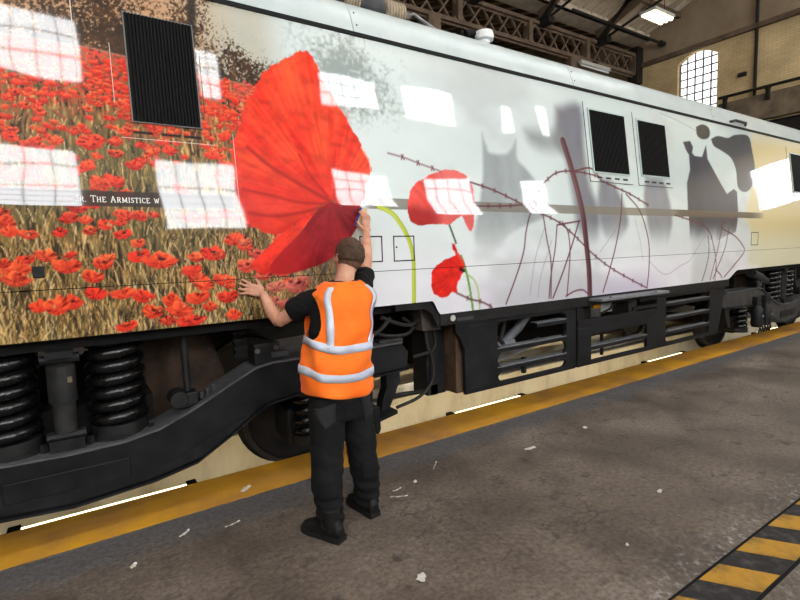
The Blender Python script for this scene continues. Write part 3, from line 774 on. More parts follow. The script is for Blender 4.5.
# meadow grass
dz = np.clip(edge - GZ, 0, 2)
st = 55 - 20 * np.clip(dz / 1.6, 0, 1)
gr = 0.55 * vnoise(GX * 120 + 6 * vnoise(GX * 6, GZ * 5, 2), GZ * 17, 51) + 0.45 * fbm(GX * 26 + GZ * 6, GZ * 10, 53, 3)
g1 = lerp(np.broadcast_to(c3(46, 36, 24), GX.shape + (3,)), np.broadcast_to(c3(126, 98, 58), GX.shape + (3,)), sm(0.28, 0.52, gr))
g1 = lerp(g1, c3(216, 170, 100), sm(0.58, 0.80, gr))
g1 = lerp(g1, c3(84, 84, 52), 0.45 * sm(0.5, 0.7, fbm(GX * 3, GZ * 4, 57)))
red = c3(230, 62, 44)
g1 = lerp(g1, red, 0.9 * sm(0.40, 0.54, vnoise(GX * 70, GZ * 120, 61)) * sm(0.6, 0.08, dz))
g1 = lerp(g1, c3(226, 96, 84), 0.35 * sm(0.2, 0.0, dz))
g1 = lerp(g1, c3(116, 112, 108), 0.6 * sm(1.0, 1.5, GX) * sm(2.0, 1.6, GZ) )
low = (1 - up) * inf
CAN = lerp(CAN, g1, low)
grass_col = [c3(222, 184, 116), c3(180, 138, 74), c3(70, 54, 34), c3(236, 204, 150), c3(96, 92, 58), c3(34, 26, 20)]
for i in range(6500):           # stalks
    x = rng.uniform(-1.6, 1.75); z = 1.18 + 1.55 * rng.rand() ** 1.5
    nr = np.clip((2.93 - z) / 1.6, 0.12, 1)
    h = rng.uniform(0.05, 0.15) * nr; l = rng.uniform(-0.05, 0.05) * nr
    stroke([(x, z), (x + l * 0.4, z + h * 0.6), (x + l, z + h)], rng.uniform(0.003, 0.0065), grass_col[rng.randint(6)], 0.8 * float(np.clip((1.9 - x) / 0.4, 0, 1)), 0.003, 2)

def blob(x, z, rx, rz_, rot, cA, cB, al=1.0, seed=0):
    R = max(rx, rz_) * 1.4
    w = window_of(x - R, x + R, z - R, z + R)
    if GX[w].size == 0: return
    dx = GX[w] - x; dzz = GZ[w] - z
    cr, sr = math.cos(rot), math.sin(rot)
    u = (dx * cr + dzz * sr) / rx; v = (-dx * sr + dzz * cr) / rz_
    a = np.arctan2(v, u); rho = np.hypot(u, v)
    Rr = 1 + 0.10 * np.sin(3 * a + seed) + 0.07 * np.sin(5 * a + 2.3 * seed) + 0.05 * np.sin(9 * a + seed * 5)
    f = float(np.clip(0.004 / min(rx, rz_), 0.05, 0.5))
    mk = 1 - sm(Rr - f, Rr + f, rho)
    streak = 0.25 * (vnoise(a * 7 + seed, rho * 2, 3) - 0.5)
    col = lerp(np.broadcast_to(cB, GX[w].shape + (3,)), np.broadcast_to(cA, GX[w].shape + (3,)), np.clip(0.15 + 0.85 * sm(-0.7, 0.9, v) + streak, 0, 1))
    paint(w, al * mk, col)
def poppy(x, z, rx, rz_, tone=0.0, rnd=None):
    r = rnd or rng
    hue = r.rand()
    hi = lerp(c3(246, 62, 38), c3(255, 122, 62), np.array(hue)); lo = lerp(c3(140, 14, 16), c3(206, 34, 22), np.array(r.rand()))
    if tone > 0:
        g_ = np.array(tone); hi = lerp(hi, c3(214, 160, 152), g_); lo = lerp(lo, c3(150, 110, 106), g_)
    sd_ = r.rand() * 6.28
    if rx < 0.024:
        blob(x, z, rx, rz_, r.uniform(-0.4, 0.4), hi, lo, 0.95, sd_); return
    st_ = c3(120, 104, 56)
    if z - rz_ > 1.3: stroke([(x, z - rz_ * 0.5), (x + r.uniform(-0.03, 0.03), z - rz_ - 0.10)], 0.006, st_, 0.7, 0.003, 1)
    lean = r.uniform(-0.25, 0.25); kind = r.rand()
    R = max(rx, rz_) * 1.5
    w = window_of(x - R, x + R, z - R, z + R)
    if GX[w].size == 0: return
    dx = GX[w] - x; dzz = GZ[w] - z
    cr, sr = math.cos(lean), math.sin(lean)
    u = (dx * cr + dzz * sr) / rx; v = (-dx * sr + dzz * cr) / rz_
    a = np.arctan2(v + 0.45, u)
    # a cup of crinkled petals: frilled upper rim, gathered towards the stalk
    top_ = 0.72 + 0.16 * np.sin(4 * u + sd_) + 0.10 * np.sin(9 * u + 2 * sd_) + 0.05 * np.sin(19 * u + sd_)
    inside = np.where(v > -0.1, np.hypot(u * (1 - 0.08 * np.sin(7 * v + sd_)), (v + 0.1) / (top_ + 0.1)), np.hypot(u * (1.0 + 0.35 * np.clip(-v, 0, 1)), (v + 0.1) / 0.78))
    f = float(np.clip(0.004 / rz_, 0.05, 0.4))
    mk = 1 - sm(1 - f, 1 + f, inside)
    fold = fbm(a * 3.2 + sd_ * 5, np.hypot(u, v + 0.45) * 1.4, int(sd_ * 40), 3)
    t_ = np.clip(0.55 + 0.35 * v + 1.5 * (fold - 0.5), 0, 1)
    col = lerp(np.broadcast_to(lo, GX[w].shape + (3,)), np.broadcast_to(hi, GX[w].shape + (3,)), t_)
    col = lerp(col, np.clip(hi * 1.15 + 0.05, 0, 1), 0.6 * sm(0.80, 0.97, inside) * sm(0.0, 0.5, v))
    col = lerp(col, lo * 0.55, 0.7 * sm(0.40, 0.28, fold) * sm(0.2, 0.6, inside + 0.2))
    if kind < 0.3:
        col = lerp(col, c3(44, 12, 18), 0.85 * (1 - sm(0.12, 0.34, np.hypot(u - 0.1, (v - 0.1) * 1.5))))
    paint(w, mk, col)
for layer in range(7):          # far to near
    z_hi = 2.88 - 0.235 * layer; z_lo = z_hi - 0.26
    dmid = 2.93 - (z_hi + z_lo) / 2
    r0 = 0.009 + 0.050 * dmid / 1.5
    cnt = int([1500, 620, 290, 160, 90, 52, 30][layer])
    for i in range(cnt):
        x = rng.uniform(-4.5, 1.75); z = rng.uniform(z_lo, z_hi)
        if layer > 2 and -0.4 < x < 1.2 and z < 1.9 and rng.rand() < 0.55: continue
        s = rng.uniform(0.65, 1.3)
        if x > 1.3 and rng.rand() < (x - 1.3) / 0.4: continue
        tone = 0.0 if x < 1.0 else 0.3
        poppy(x, z, r0 * s * 1.15, r0 * s * 0.82, tone)
for (x, z, rx, rz_) in sorted(BIG_POPPIES, key=lambda q: -q[1]):
    poppy(x, z, rx, rz_, 0.55 if x > 1.15 else (0.25 if x > 0.95 else 0.0))
for i in range(110):            # pale buds and seed heads
    x = rng.uniform(-2.0, 1.5); z = rng.uniform(1.2, 2.1); s = rng.uniform(0.004, 0.008)
    w = window_of(x - 0.03, x + 0.03, z - 0.03, z + 0.03)
    d = np.hypot((GX[w] - x) / s, (GZ[w] - z) / (1.6 * s))
    paint(w, 0.8 * (1 - sm(0.8, 1.1, d)), c3(196, 160, 108))
# dark caption strip
bm2 = sm(1.99, 1.994, GZ) * (1 - sm(2.084, 2.088, GZ)) * (1 - sm(0.9, 0.94, GX))
CAN = lerp(CAN, c3(52, 40, 36), bm2 * 0.86)
# printed line below the louvre
for a_, b_ in (((0.361, 2.452), (0.46, 2.452)), ((0.52, 2.452), (0.62, 2.452)), ((0.65, 2.452), (0.745, 2.452))):
    stroke([a_, b_], 0.014, c3(14, 14, 14), 1.0, 0.003, 1)

# --- the great poppy
hub = (1.64, 2.06)
def petal(name, colA, colB, dark, seed, fe=0.005, freq=26, streak=0.3):
    L_ = smooth_line(ART[name] + [ART[name][0]], 8)[:-1]; P_ = np.array(L_); C_ = P_.mean(0)
    k_ = np.arange(len(P_)); fr_ = {'petal_main': 0.010, 'petal_strip': 0.0, 'petal_dark': 0.0}.get(name, 0.006)
    P_ = P_ + (P_ - C_) / np.linalg.norm(P_ - C_, axis=1)[:, None] * (fr_ * (np.sin(k_ * 0.9 + seed) + 0.7 * np.sin(k_ * 2.3 + 1.7)) * 0.6)[:, None]
    w, m = poly_mask(P_, fe)
    dx = GX[w] - hub[0]; dzz = GZ[w] - hub[1]
    a = np.arctan2(dzz, dx); a = np.where(a < -0.6, a + 2 * np.pi, a); r = np.hypot(dx, dzz)
    s1 = fbm(a * freq / 6 + 0.35 * vnoise(r * 5, a * 3, seed + 3), r * 2.2, seed, 4)
    s2 = vnoise(a * freq * 1.6, r * 5, seed + 7)
    col = lerp(np.broadcast_to(colA, GX[w].shape + (3,)), np.broadcast_to(colB, GX[w].shape + (3,)), sm(0.15, 0.85, 0.7 * s1 + 0.3 * s2))
    col = lerp(col, dark, streak * sm(0.40, 0.22, s1) * sm(1.0, 0.3, r) * sm(0.0, 0.25, r))
    cr = fbm(GX[w] * 14 + 2 * GZ[w], GZ[w] * 20, seed + 11, 4)
    col = col * (0.82 + 0.36 * cr)[..., None]
    return w, m, col, a, r
w, m, col, a, r = petal('petal_main', c3(226, 38, 24), c3(246, 84, 44), c3(178, 22, 20), 71)
col = lerp(col, c3(206, 28, 26), 0.5 * sm(2.45, 2.0, GZ[w]))
col = lerp(col, c3(248, 96, 56), 0.5 * sm(2.5, 3.0, GZ[w] - 0.3 * (GX[w] - 1.3)) * sm(0.4, 0.7, fbm(GX[w] * 9 - GZ[w] * 6, GZ[w] * 9, 77)))
paint(w, m, col)
w, m, col, a, r = petal('petal_dark', c3(126, 18, 28), c3(156, 30, 38), c3(84, 12, 24), 83, 0.005, 20, 0.45)
col = lerp(col, c3(196, 26, 28), 0.7 * sm(1.55, 1.2, GX[w]))
paint(w, m, col)
w, m, col, a, r = petal('petal_strip', c3(224, 36, 26), c3(244, 66, 44), c3(190, 24, 24), 91)
paint(w, m, col)
for pts, wd in (([(1.63, 2.07), (1.45, 2.16), (1.2, 2.3), (1.05, 2.42)], 0.03), ([(1.62, 2.05), (1.4, 2.05), (1.2, 2.09), (0.99, 2.13)], 0.018),
                ([(1.6, 2.03), (1.4, 1.98), (1.2, 1.95), (1.02, 1.97)], 0.02), ([(1.62, 2.1), (1.5, 2.25), (1.42, 2.4)], 0.016)):
    stroke(pts, wd, c3(150, 16, 18), 0.6, 0.012)
stroke([(1.95, 2.5), (1.985, 2.44), (2.012, 2.39), (2.016, 2.33)], 0.012, c3(250, 190, 170), 0.8)

# --- two smaller poppies and their stems
for nm, col in (('stem_a', c3(200, 214, 74)), ('stem_mid', c3(52, 92, 60)), ('stem_low', c3(110, 170, 70)), ('stem_low_b', c3(188, 210, 120))):
    pts, wd = LINES[nm]
    stroke(pts, wd, col * 0.86, 1.0, 0.004); stroke([(p[0] - wd * 0.15, p[1]) for p in pts], wd * 0.5, col, 0.8, 0.004)
for nm, A, B, Dk, hb in (('poppy_mid', c3(222, 52, 44), c3(236, 92, 76), c3(150, 24, 28), (2.75, 1.92)), ('poppy_low', c3(206, 24, 24), c3(238, 52, 36), c3(140, 10, 16), (2.93, 1.5))):
    hub = hb
    w, m, col, a, r = petal(nm, A, B, Dk, 97, 0.005, 22)
    if nm == 'poppy_mid':
        col = lerp(col, c3(150, 24, 26), 0.75 * sm(2.1, 1.98, GZ[w]) * (1 - sm(2.6, 2.75, GX[w])))
        col = lerp(col, c3(226, 120, 118), 0.6 * sm(2.55, 2.75, GX[w]))
    paint(w, m, col)
stroke([(2.87, 1.63), (2.91, 1.57), (2.93, 1.53)], 0.03, c3(226, 70, 50), 0.8)
stroke([(2.89, 1.5), (2.935, 1.48)], 0.03, c3(28, 20, 22), 0.9)

# --- fence post and barbed wire
pts, wd = LINES['post']
stroke(pts, wd, c3(78, 42, 48), 1.0, 0.01); stroke([(p[0] - wd * 0.2, p[1]) for p in pts], wd * 0.3, c3(128, 84, 88), 0.7, 0.012)
for pts in THIN: stroke(pts, 0.008, c3(120, 100, 108), 0.5, 0.008)
for i, pts in enumerate(WIRES):
    L = smooth_line(pts, 6)
    stroke(pts, 0.016 if pts[0][0] < 4.5 else 0.019, c3(88, 38, 48), 0.5 if i == 0 else 0.88, 0.007)
    acc = 0.0
    for q in range(1, len(L)):
        acc += float(np.hypot(*(L[q] - L[q - 1])))
        if acc > 0.14 and i in (0, 1, 2, 4, 5, 8, 20):
            acc = 0.0
            c_ = L[q]
            for s_ in (-1, 1):
                stroke([(c_[0] - 0.014 * s_, c_[1] - 0.02), (c_[0] + 0.01 * s_, c_[1] + 0.02)], 0.009, c3(96, 44, 52), 0.9, 0.006, 1)
CAN = np.clip(CAN, 0, 1)
LIN = np.where(CAN <= 0.04045, CAN / 12.92, ((CAN + 0.055) / 1.055) ** 2.4)

loco = empty('locomotive', (5.15, 4.77, 0), 'white electric locomotive with poppy field and war-horse print along its side', 'locomotive')

def sheet(name, rows):
    """One printed side panel: a curved sheet of its own thickness with the artwork as a colour attribute."""
    z = GZ[rows]; x = GX[rows]; y = side_y(z)
    R, Cn = z.shape
    co = np.stack([x, y, z], -1).reshape(-1, 3)
    idx = np.arange(R * Cn).reshape(R, Cn)
    quads = np.stack([idx[:-1, :-1], idx[:-1, 1:], idx[1:, 1:], idx[1:, :-1]], -1).reshape(-1, 4)
    # rim turned inwards so that the sheet has depth
    rim = np.concatenate([idx[0, :], idx[1:, -1], idx[-1, -2::-1], idx[-2:0:-1, 0]])
    nb = len(co); front = co[rim].copy(); back = front.copy(); back[:, 1] += 0.03
    ri = np.arange(len(rim)); rj = np.roll(ri, -1)
    nr = len(rim); rq = np.stack([nb + rj, nb + ri, nb + nr + ri, nb + nr + rj], -1)
    co = np.concatenate([co, front, back]); quads = np.concatenate([quads, rq])
    flat_ = LIN[rows].reshape(-1, 3); cols = np.concatenate([flat_, flat_[rim], flat_[rim]])
    me = bpy.data.meshes.new(name)
    me.vertices.add(len(co)); me.vertices.foreach_set('co', co.astype(np.float32).ravel())
    me.loops.add(quads.size); me.loops.foreach_set('vertex_index', quads.astype(np.int32).ravel())
    me.polygons.add(len(quads)); me.polygons.foreach_set('loop_start', np.arange(0, quads.size, 4, dtype=np.int32))
    me.polygons.foreach_set('loop_total', np.full(len(quads), 4, np.int32)) if hasattr(me.polygons[0], 'loop_total') else None
    me.update(calc_edges=True)
    at = me.color_attributes.new('print', 'FLOAT_COLOR', 'POINT')
    at.data.foreach_set('color', np.concatenate([cols, np.ones((len(cols), 1))], 1).astype(np.float32).ravel())
    sm_ = np.ones(len(quads), bool); sm_[-len(rq):] = False
    me.polygons.foreach_set('use_smooth', sm_)
    me.materials.append(M['livery']); me.materials.append(M['gutter_black'])
    mi = np.zeros(len(quads), np.int32); mi[-len(rq):] = 1
    me.polygons.foreach_set('material_index', mi)
    o = link(name, me, loco)
    return o
p_up = sheet('upper_side_panel', slice(NL, NL + NU))
p_up['label'] = 'upper side panel printed with poppies, horses and barbed wire'
p_lo = sheet('lower_side_panel', slice(0, NL))
p_lo['label'] = 'lower side panel with long grass and wire posts'

# ------------------------------------------------------------------ locomotive body
YC = 4.77
def far_y(y): return 2 * YC - y
core = [(3.46, 1.25), (3.46, 2.0), (3.6, 3.38), (far_y(3.6), 3.38), (far_y(3.46), 2.0), (far_y(3.46), 1.25)]
MB().prism(core, 'x', X0 + 0.02, X1 - 0.02).build('body_shell', M['dark_void'], loco)
fs = [(far_y(3.4), 1.235), (far_y(3.4), 2.0), (far_y(3.571), 3.388), (far_y(3.61), 3.388), (far_y(3.46), 2.0), (far_y(3.46), 1.235)]
MB().prism(fs, 'x', X0, X1).build('far_side_panel', M['panel_white'], loco)
for xe, d in ((X0, -0.04), (X1, 0.04)):
    MB().prism([(3.42, 1.2), (3.42, 2.0), (3.58, 3.4), (3.8, 3.72), (far_y(3.8), 3.72), (far_y(3.58), 3.4), (far_y(3.42), 2.0), (far_y(3.42), 1.2)], 'x', xe, xe + d).build('end_panel', M['panel_white'], loco)
MB().box(X0, X1, 3.558, 3.60, 3.386, 3.416).build('gutter_strip', M['gutter_black'], loco)
# roof cowl: bulged fairing above the gutter, in bolted lengths
cp = [(3.578, 3.424), (3.595, 3.47), (3.635, 3.58), (3.67, 3.65), (3.72, 3.70), (3.80, 3.73), (3.95, 3.745)]
cut = [X0, -1.2, 1.99, 4.72, 7.9, 11.2, X1]
for a, b in zip(cut[:-1], cut[1:]):
    c = MB()
    rg = [[(x, y, z) for y, z in cp] + [(x, y + 0.02, z - 0.03) for y, z in reversed(cp)] for x in (a + 0.003, b - 0.003)]
    c.loft(rg).build('roof_cowl', M['panel_white'], loco, True)
MB().prism([(3.94, 3.70), (3.94, 3.74), (4.3, 3.76), (YC, 3.77), (far_y(4.3), 3.76), (far_y(3.7), 3.70), (far_y(3.6), 3.38), (3.65, 3.38)], 'x', X0, X1).build('roof_deck', M['grey_iron'], loco)
bolts = MB()
for xj in cut[1:-1]:
    for dx in (0.04,):
        for z in (3.49, 3.6):
            y = float(np.interp(z, [q[1] for q in cp], [q[0] for q in cp]))
            bolts.cyl((xj + dx, y - 0.004, z), (xj + dx, y + 0.01, z), 0.007, 6)
bolts.build('cowl_bolts', M['gutter_black'], loco)
# roof fittings
ins = MB()
prof = []
for k in range(9):
    prof += [(0.07, 2.02 + k * 0.022), (0.105, 2.028 + k * 0.022), (0.105, 2.034 + k * 0.022)]
a = MB().lathe([(0.065, 1.2)] + [(0.065, 1.75)] + [(r, h) for r, h in [(0.095, 1.76), (0.095, 1.78), (0.065, 1.79)]] + [(0.065, 2.22)], (0, 4.2, 3.98), 18, 'x')
a.build('roof_bushing', M['grey_iron'], loco, True)
def ribs(xc, n, pitch, r1=0.112, r0=0.08):
    pr = [(0.06, xc)]
    for k in range(n):
        x = xc + k * pitch
        pr += [(r0, x), (r1, x + pitch * 0.35), (r1, x + pitch * 0.65), (r0, x + pitch * 0.95)]
    return MB().lathe(pr + [(0.06, xc + n * pitch)], (0, 4.2, 3.98), 20, 'x')
ribs(2.22, 5, 0.03).build('ribbed_insulator', M['porcelain_brown'], loco, True)
MB().lathe([(0.05, 2.36), (0.092, 2.37), (0.097, 2.64), (0.05, 2.66)], (0, 4.2, 3.98), 18, 'x').build('bushing_barrel', M['grey_iron'], loco, True)
ribs(2.65, 7, 0.032).build('ribbed_insulator', M['porcelain_brown'], loco, True)
MB().tube([(2.86, 4.2, 3.98), (2.94, 4.2, 3.99), (2.98, 4.2, 4.01)], [0.06, 0.05, 0.03], 12).build('cable_gland', M['bare_steel'], loco, True)
MB().tube([(2.95, 4.2, 4.0), (3.02, 4.2, 4.03), (3.3, 4.15, 3.9), (3.56, 4.1, 3.86)], 0.022, 8).build('roof_cable', M['bare_steel'], loco, True)
for x in (2.3, 2.76):
    MB().box(x - 0.04, x + 0.04, 4.14, 4.26, 3.74, 3.88).build('insulator_foot', M['grey_iron'], loco)
MB().box(3.46, 3.66, 3.98, 4.2, 3.74, 3.9).cyl((3.5, 3.97, 3.86), (3.62, 3.97, 3.9), 0.04, 8).build('roof_valve', M['gutter_black'], loco, False, 0.01)
MB().lathe([(0.001, 0.0), (0.06, 0.0), (0.06, 0.1), (0.1, 0.11), (0.105, 0.15), (0.09, 0.19), (0.05, 0.205), (0.001, 0.21)], (3.74, 3.95, 3.73), 22).build('roof_vent', M['plastic_white'], loco, True)
hd = MB().tube([(8.42, 3.60, 3.47), (8.5, 3.55, 3.49), (8.85, 3.55, 3.49), (8.95, 3.60, 3.47)], 0.02, 8)
hd.build('roof_handle', M['grey_iron'], loco, True)

# ------------------------------------------------------------------ louvres in the side
def patch(x0, x1, z0, z1, off0, off1, nz=4):
    """solid that follows the leaning side between two stand-offs"""
    zz = [z0 + (z1 - z0) * i / nz for i in range(nz + 1)]
    ring = lambda x: [on_side(x, z, off0) for z in zz] + [on_side(x, z, off1) for z in reversed(zz)]
    return [ring(x0), ring(x1)]
def louvre(x0, x1, z0, z1, nslat, pale, lw):
    bp = MB().loft(patch(x0, x1, z0, z1, 0.001, 0.006)).build('louvre_grille', M['dark_void'], loco)
    fr = MB()
    for a, b, c, d in ((x0 - lw, x0, z0 - lw, z1 + lw), (x1, x1 + lw, z0 - lw, z1 + lw), (x0, x1, z1, z1 + lw), (x0, x1, z0 - lw, z0)):
        fr.loft(patch(a, b, c, d, 0.0, 0.014))
    fr.build('louvre_frame', M['louvre_frame_pale' if pale else 'louvre_frame_grey'], bp)
    p = (x1 - x0) / nslat
    for i in range(nslat):
        x = x0 + (i + 0.5) * p
        MB().loft(patch(x - p * 0.27, x + p * 0.27, z0, z1, 0.006, 0.02)).build('slat', M['louvre_black'], bp)
    return bp
louvre(0.362, 0.752, 2.517, 3.182, 20, None, 0.006)
louvre(4.92, 5.585, 2.50, 3.188, 26, True, 0.02)
louvre(5.868, 6.485, 2.518, 3.182, 24, True, 0.02)
louvre(10.55, 11.2, 2.5, 3.16, 24, True, 0.02)
# door panels that carry the louvres: thin dark joints and drain slots
for x0, x1 in ((4.83, 5.66), (5.78, 6.56), (10.42, 11.3)):
    jt = MB()
    jt.loft(patch(x0, x0 + 0.008, 2.38, 3.27, 0.0, 0.003))
    jt.loft(patch(x0, x1, 2.38, 2.388, 0.0, 0.003, 1))
    jt.build('panel_joint', M['print_black'], loco)
    for i in range(4):
        xa = x0 + 0.14 + i * 0.165
        MB().loft(patch(xa, xa + 0.09, 2.425, 2.445, 0.0, 0.004, 1)).build('drain_slot', M['print_black'], loco)
# thin vertical vinyl joints at the left; the first strip is a modelled pale reflection
for x, z0, z1, wd, m_ in ((0.09, 2.74, 3.38, 0.005, 'film_edge'), (0.27, 2.62, 2.98, 0.003, 'film_edge'), (0.955, 1.85, 2.5, 0.003, 'film_edge'), (0.785, 2.62, 3.0, 0.004, 'print_black')):
    MB().loft(patch(x, x + wd, z0, z1, 0.0, 0.0015, 6)).build('film_joint', M[m_], loco)
MB().loft(patch(0.29, 0.83, 2.412, 2.415, 0.0, 0.0015, 1)).build('film_joint', M['film_edge'], loco)

def hatch(x0, x1, z0, z1, w, keyhole):
    fr = MB()
    for a, b, c, d in ((x0, x0 + w, z0, z1), (x1 - w, x1, z0, z1), (x0 + w, x1 - w, z1 - w, z1), (x0 + w, x1 - w, z0, z0 + w)):
        fr.loft(patch(a, b, c, d, 0.0, 0.002, 1))
    h = fr.build('hatch_outline', M['print_black'], loco)
    if keyhole: MB().cyl(on_side(*keyhole, 0.006), on_side(*keyhole, -0.002), 0.008, 8).build('keyhole', M['print_black'], h)
hatch(1.866, 2.076, 1.594, 1.804, 0.010, (1.93, 1.70))
hatch(2.181, 2.392, 1.592, 1.804, 0.010, (2.21, 1.71))
hatch(8.80, 9.05, 1.597, 1.804, 0.012, None)
sk = MB().box(-0.205, -0.152, 3.385, 3.402, 1.592, 1.655).build('door_button', M['black_iron'], loco, False, 0.004)

# lettering on the caption strip (drawn stroke by stroke, with serifs)
GL = {
 'T': (0.62, [[(0, 1), (0.62, 1)], [(0.31, 1), (0.31, 0)], [(0.18, 0), (0.44, 0)], [(0, 1), (0, 0.82)], [(0.62, 1), (0.62, 0.82)]]),
 'H': (0.74, [[(0.12, 0), (0.12, 1)], [(0.62, 0), (0.62, 1)], [(0.12, 0.52), (0.62, 0.52)], [(0, 0), (0.24, 0)], [(0, 1), (0.24, 1)], [(0.5, 0), (0.74, 0)], [(0.5, 1), (0.74, 1)]]),
 'E': (0.58, [[(0.12, 0), (0.12, 1)], [(0, 1), (0.54, 1)], [(0, 0), (0.58, 0)], [(0.12, 0.53), (0.42, 0.53)], [(0.54, 1), (0.54, 0.84)], [(0.58, 0), (0.58, 0.18)]]),
 'A': (0.76, [[(0.1, 0), (0.38, 1)], [(0.38, 1), (0.66, 0)], [(0.22, 0.36), (0.54, 0.36)], [(0, 0), (0.22, 0)], [(0.54, 0), (0.76, 0)]]),
 'R': (0.7, [[(0.12, 0), (0.12, 1)], [(0, 1), (0.4, 1), (0.54, 0.9), (0.54, 0.64), (0.4, 0.52), (0.12, 0.52)], [(0.32, 0.52), (0.6, 0)], [(0, 0), (0.24, 0)], [(0.56, 0), (0.7, 0)]]),
 'M': (0.92, [[(0.12, 0), (0.12, 1)], [(0.12, 1), (0.46, 0.1)], [(0.46, 0.1), (0.8, 1)], [(0.8, 1), (0.8, 0)], [(0, 0), (0.24, 0)], [(0.68, 0), (0.92, 0)], [(0, 1), (0.14, 1)], [(0.78, 1), (0.92, 1)]]),
 'I': (0.28, [[(0.14, 0), (0.14, 1)], [(0, 0), (0.28, 0)], [(0, 1), (0.28, 1)]]),
 'S': (0.5, [[(0.48, 0.82), (0.36, 0.98), (0.14, 0.98), (0.04, 0.8), (0.1, 0.6), (0.4, 0.44), (0.47, 0.22), (0.36, 0.03), (0.12, 0.03), (0.02, 0.2)]]),
 'C': (0.62, [[(0.6, 0.82), (0.48, 0.98), (0.24, 0.98), (0.05, 0.76), (0.05, 0.26), (0.24, 0.03), (0.48, 0.03), (0.6, 0.2)]]),
 'W': (1.0, [[(0.1, 1), (0.3, 0)], [(0.3, 0), (0.5, 0.9)], [(0.5, 0.9), (0.7, 0)], [(0.7, 0), (0.9, 1)], [(0, 1), (0.2, 1)], [(0.8, 1), (1.0, 1)]]),
 '.': (0.14, [[(0.04, 0), (0.04, 0.1)]]),
}
letters = MB(); cx = 0.0; lay = []
for ch, hgt in [('E', .8), ('R', .8), ('.', .8), (' ', 1), ('T', 1), ('H', .8), ('E', .8), (' ', 1), ('A', 1), ('R', .8), ('M', .8), ('I', .8), ('S', .8), ('T', .8), ('I', .8), ('C', .8), ('E', .8), (' ', 1), ('W', .8)]:
    if ch == ' ': cx += 0.5; continue
    lay.append((ch, cx, hgt)); cx += GL[ch][0] * hgt + 0.16
scale = 0.445 / cx
for ch, ox, hgt in lay:
    for pl in GL[ch][1]:
        for p, q in zip(pl[:-1], pl[1:]):
            P = Vector((0.025 + (ox + p[0] * hgt) * scale, 0, 2.019 + p[1] * hgt * 0.036)); Q = Vector((0.025 + (ox + q[0] * hgt) * scale, 0, 2.019 + q[1] * hgt * 0.036))
            d = (Q - P).normalized(); nrm = Vector((-d.z, 0, d.x)) * (0.0024 if abs(d.z) > 0.4 else 0.0017)
            vs = []
            for off in (0.0005, 0.0016):
                for c_ in (P + nrm, P - nrm, Q - nrm, Q + nrm): vs.append(on_side(c_.x, c_.z, off))
            letters.add(vs, [(0, 1, 2, 3), (7, 6, 5, 4), (0, 4, 5, 1), (1, 5, 6, 2), (2, 6, 7, 3), (3, 7, 4, 0)])
lt = letters.build('lettering', M['letter_white'], loco)
lt['label'] = 'white serif lettering THE ARMISTICE on the dark strip'

# ------------------------------------------------------------------ underframe
MB().box(X0 + 0.1, X1 - 0.1, 3.5, far_y(3.5), 1.16, 1.25).build('underframe', M['dark_void'], loco)
MB().box(2.66, 8.15, 3.415, 3.47, 1.0, 1.112).build('sole_bar', M['black_iron'], loco, False, 0.004)
MB().prism([(2.2, 1.235), (2.50, 1.235), (2.58, 1.21), (2.66, 1.11), (2.7, 1.0), (2.64, 1.0), (2.58, 1.12), (2.5, 1.17), (2.2, 1.18)], 'y', 3.425, 3.5).build('wheel_arch_plate', M['black_iron'], loco)
MB().cyl((2.8, 3.405, 1.06), (2.8, 3.42, 1.06), 0.028, 16).build('jacking_plug', M['lamp_housing'], loco, True)
# bulkhead box at the skirt end and equipment behind the skirts
MB().box(2.68, 2.9, 3.66, 3.9, 0.3, 1.1).build('end_post', M['black_iron'], loco, False, 0.01)
MB().box(2.9, 3.0, 3.5, 3.75, 0.32, 1.05).build('end_plate', M['plate_brown'], loco, False, 0.006)
MB().box(2.95, 7.9, 4.35, 5.2, 0.45, 1.2).build('transformer_tank', M['dark_void'], loco)
MB().tube([(2.2, 3.75, 0.36), (2.5, 3.75, 0.34), (2.8, 3.72, 0.33), (3.05, 3.68, 0.31)], 0.022, 8).build('brake_pipe', M['black_iron'], loco, True)
MB().box(2.72, 2.8, 3.66, 3.74, 0.3, 0.4).cyl((3.0, 3.68, 0.3), (3.0, 3.68, 0.38), 0.035, 10).build('pipe_clamp', M['black_iron'], loco)

def skirt(name, x0, x1, z0, z1, posts, open_rows, y=3.44, th=0.035):
    """Slotted skirt: posts, rails and lipped cross bars are separate pieces."""
    s = MB().box(x0, x1, y, y + th, z1 - 0.09, z1).build(name, M['frame_black'], loco, False, 0.004)
    MB().box(x0, x1, y, y + th, z0, z0 + 0.05).build('bottom_rail', M['frame_black'], s, False, 0.004)
    for a, b in posts:
        MB().box(a, b, y - 0.002, y + th, z0 + 0.05, z1 - 0.09).build('post', M['frame_black'], s, False, 0.004)
    for a, b, zs in open_rows:
        for z in zs:
            MB().box(a, b, y, y + th, z - 0.024, z + 0.024).build('cross_bar', M['frame_black'], s, False, 0.003)
            MB().box(a, b, y - 0.004, y + th + 0.05, z + 0.018, z + 0.028).build('bar_lip', M['flap_grey'], s)
    return s
Z4 = (0.485, 0.675, 0.865)
sa = skirt('skirt_frame', 2.96, 4.58, 0.31, 1.05, [(2.96, 3.38), (4.42, 4.58)], [(3.38, 4.42, (0.485, 0.675)), (3.95, 4.42, (0.865,))])
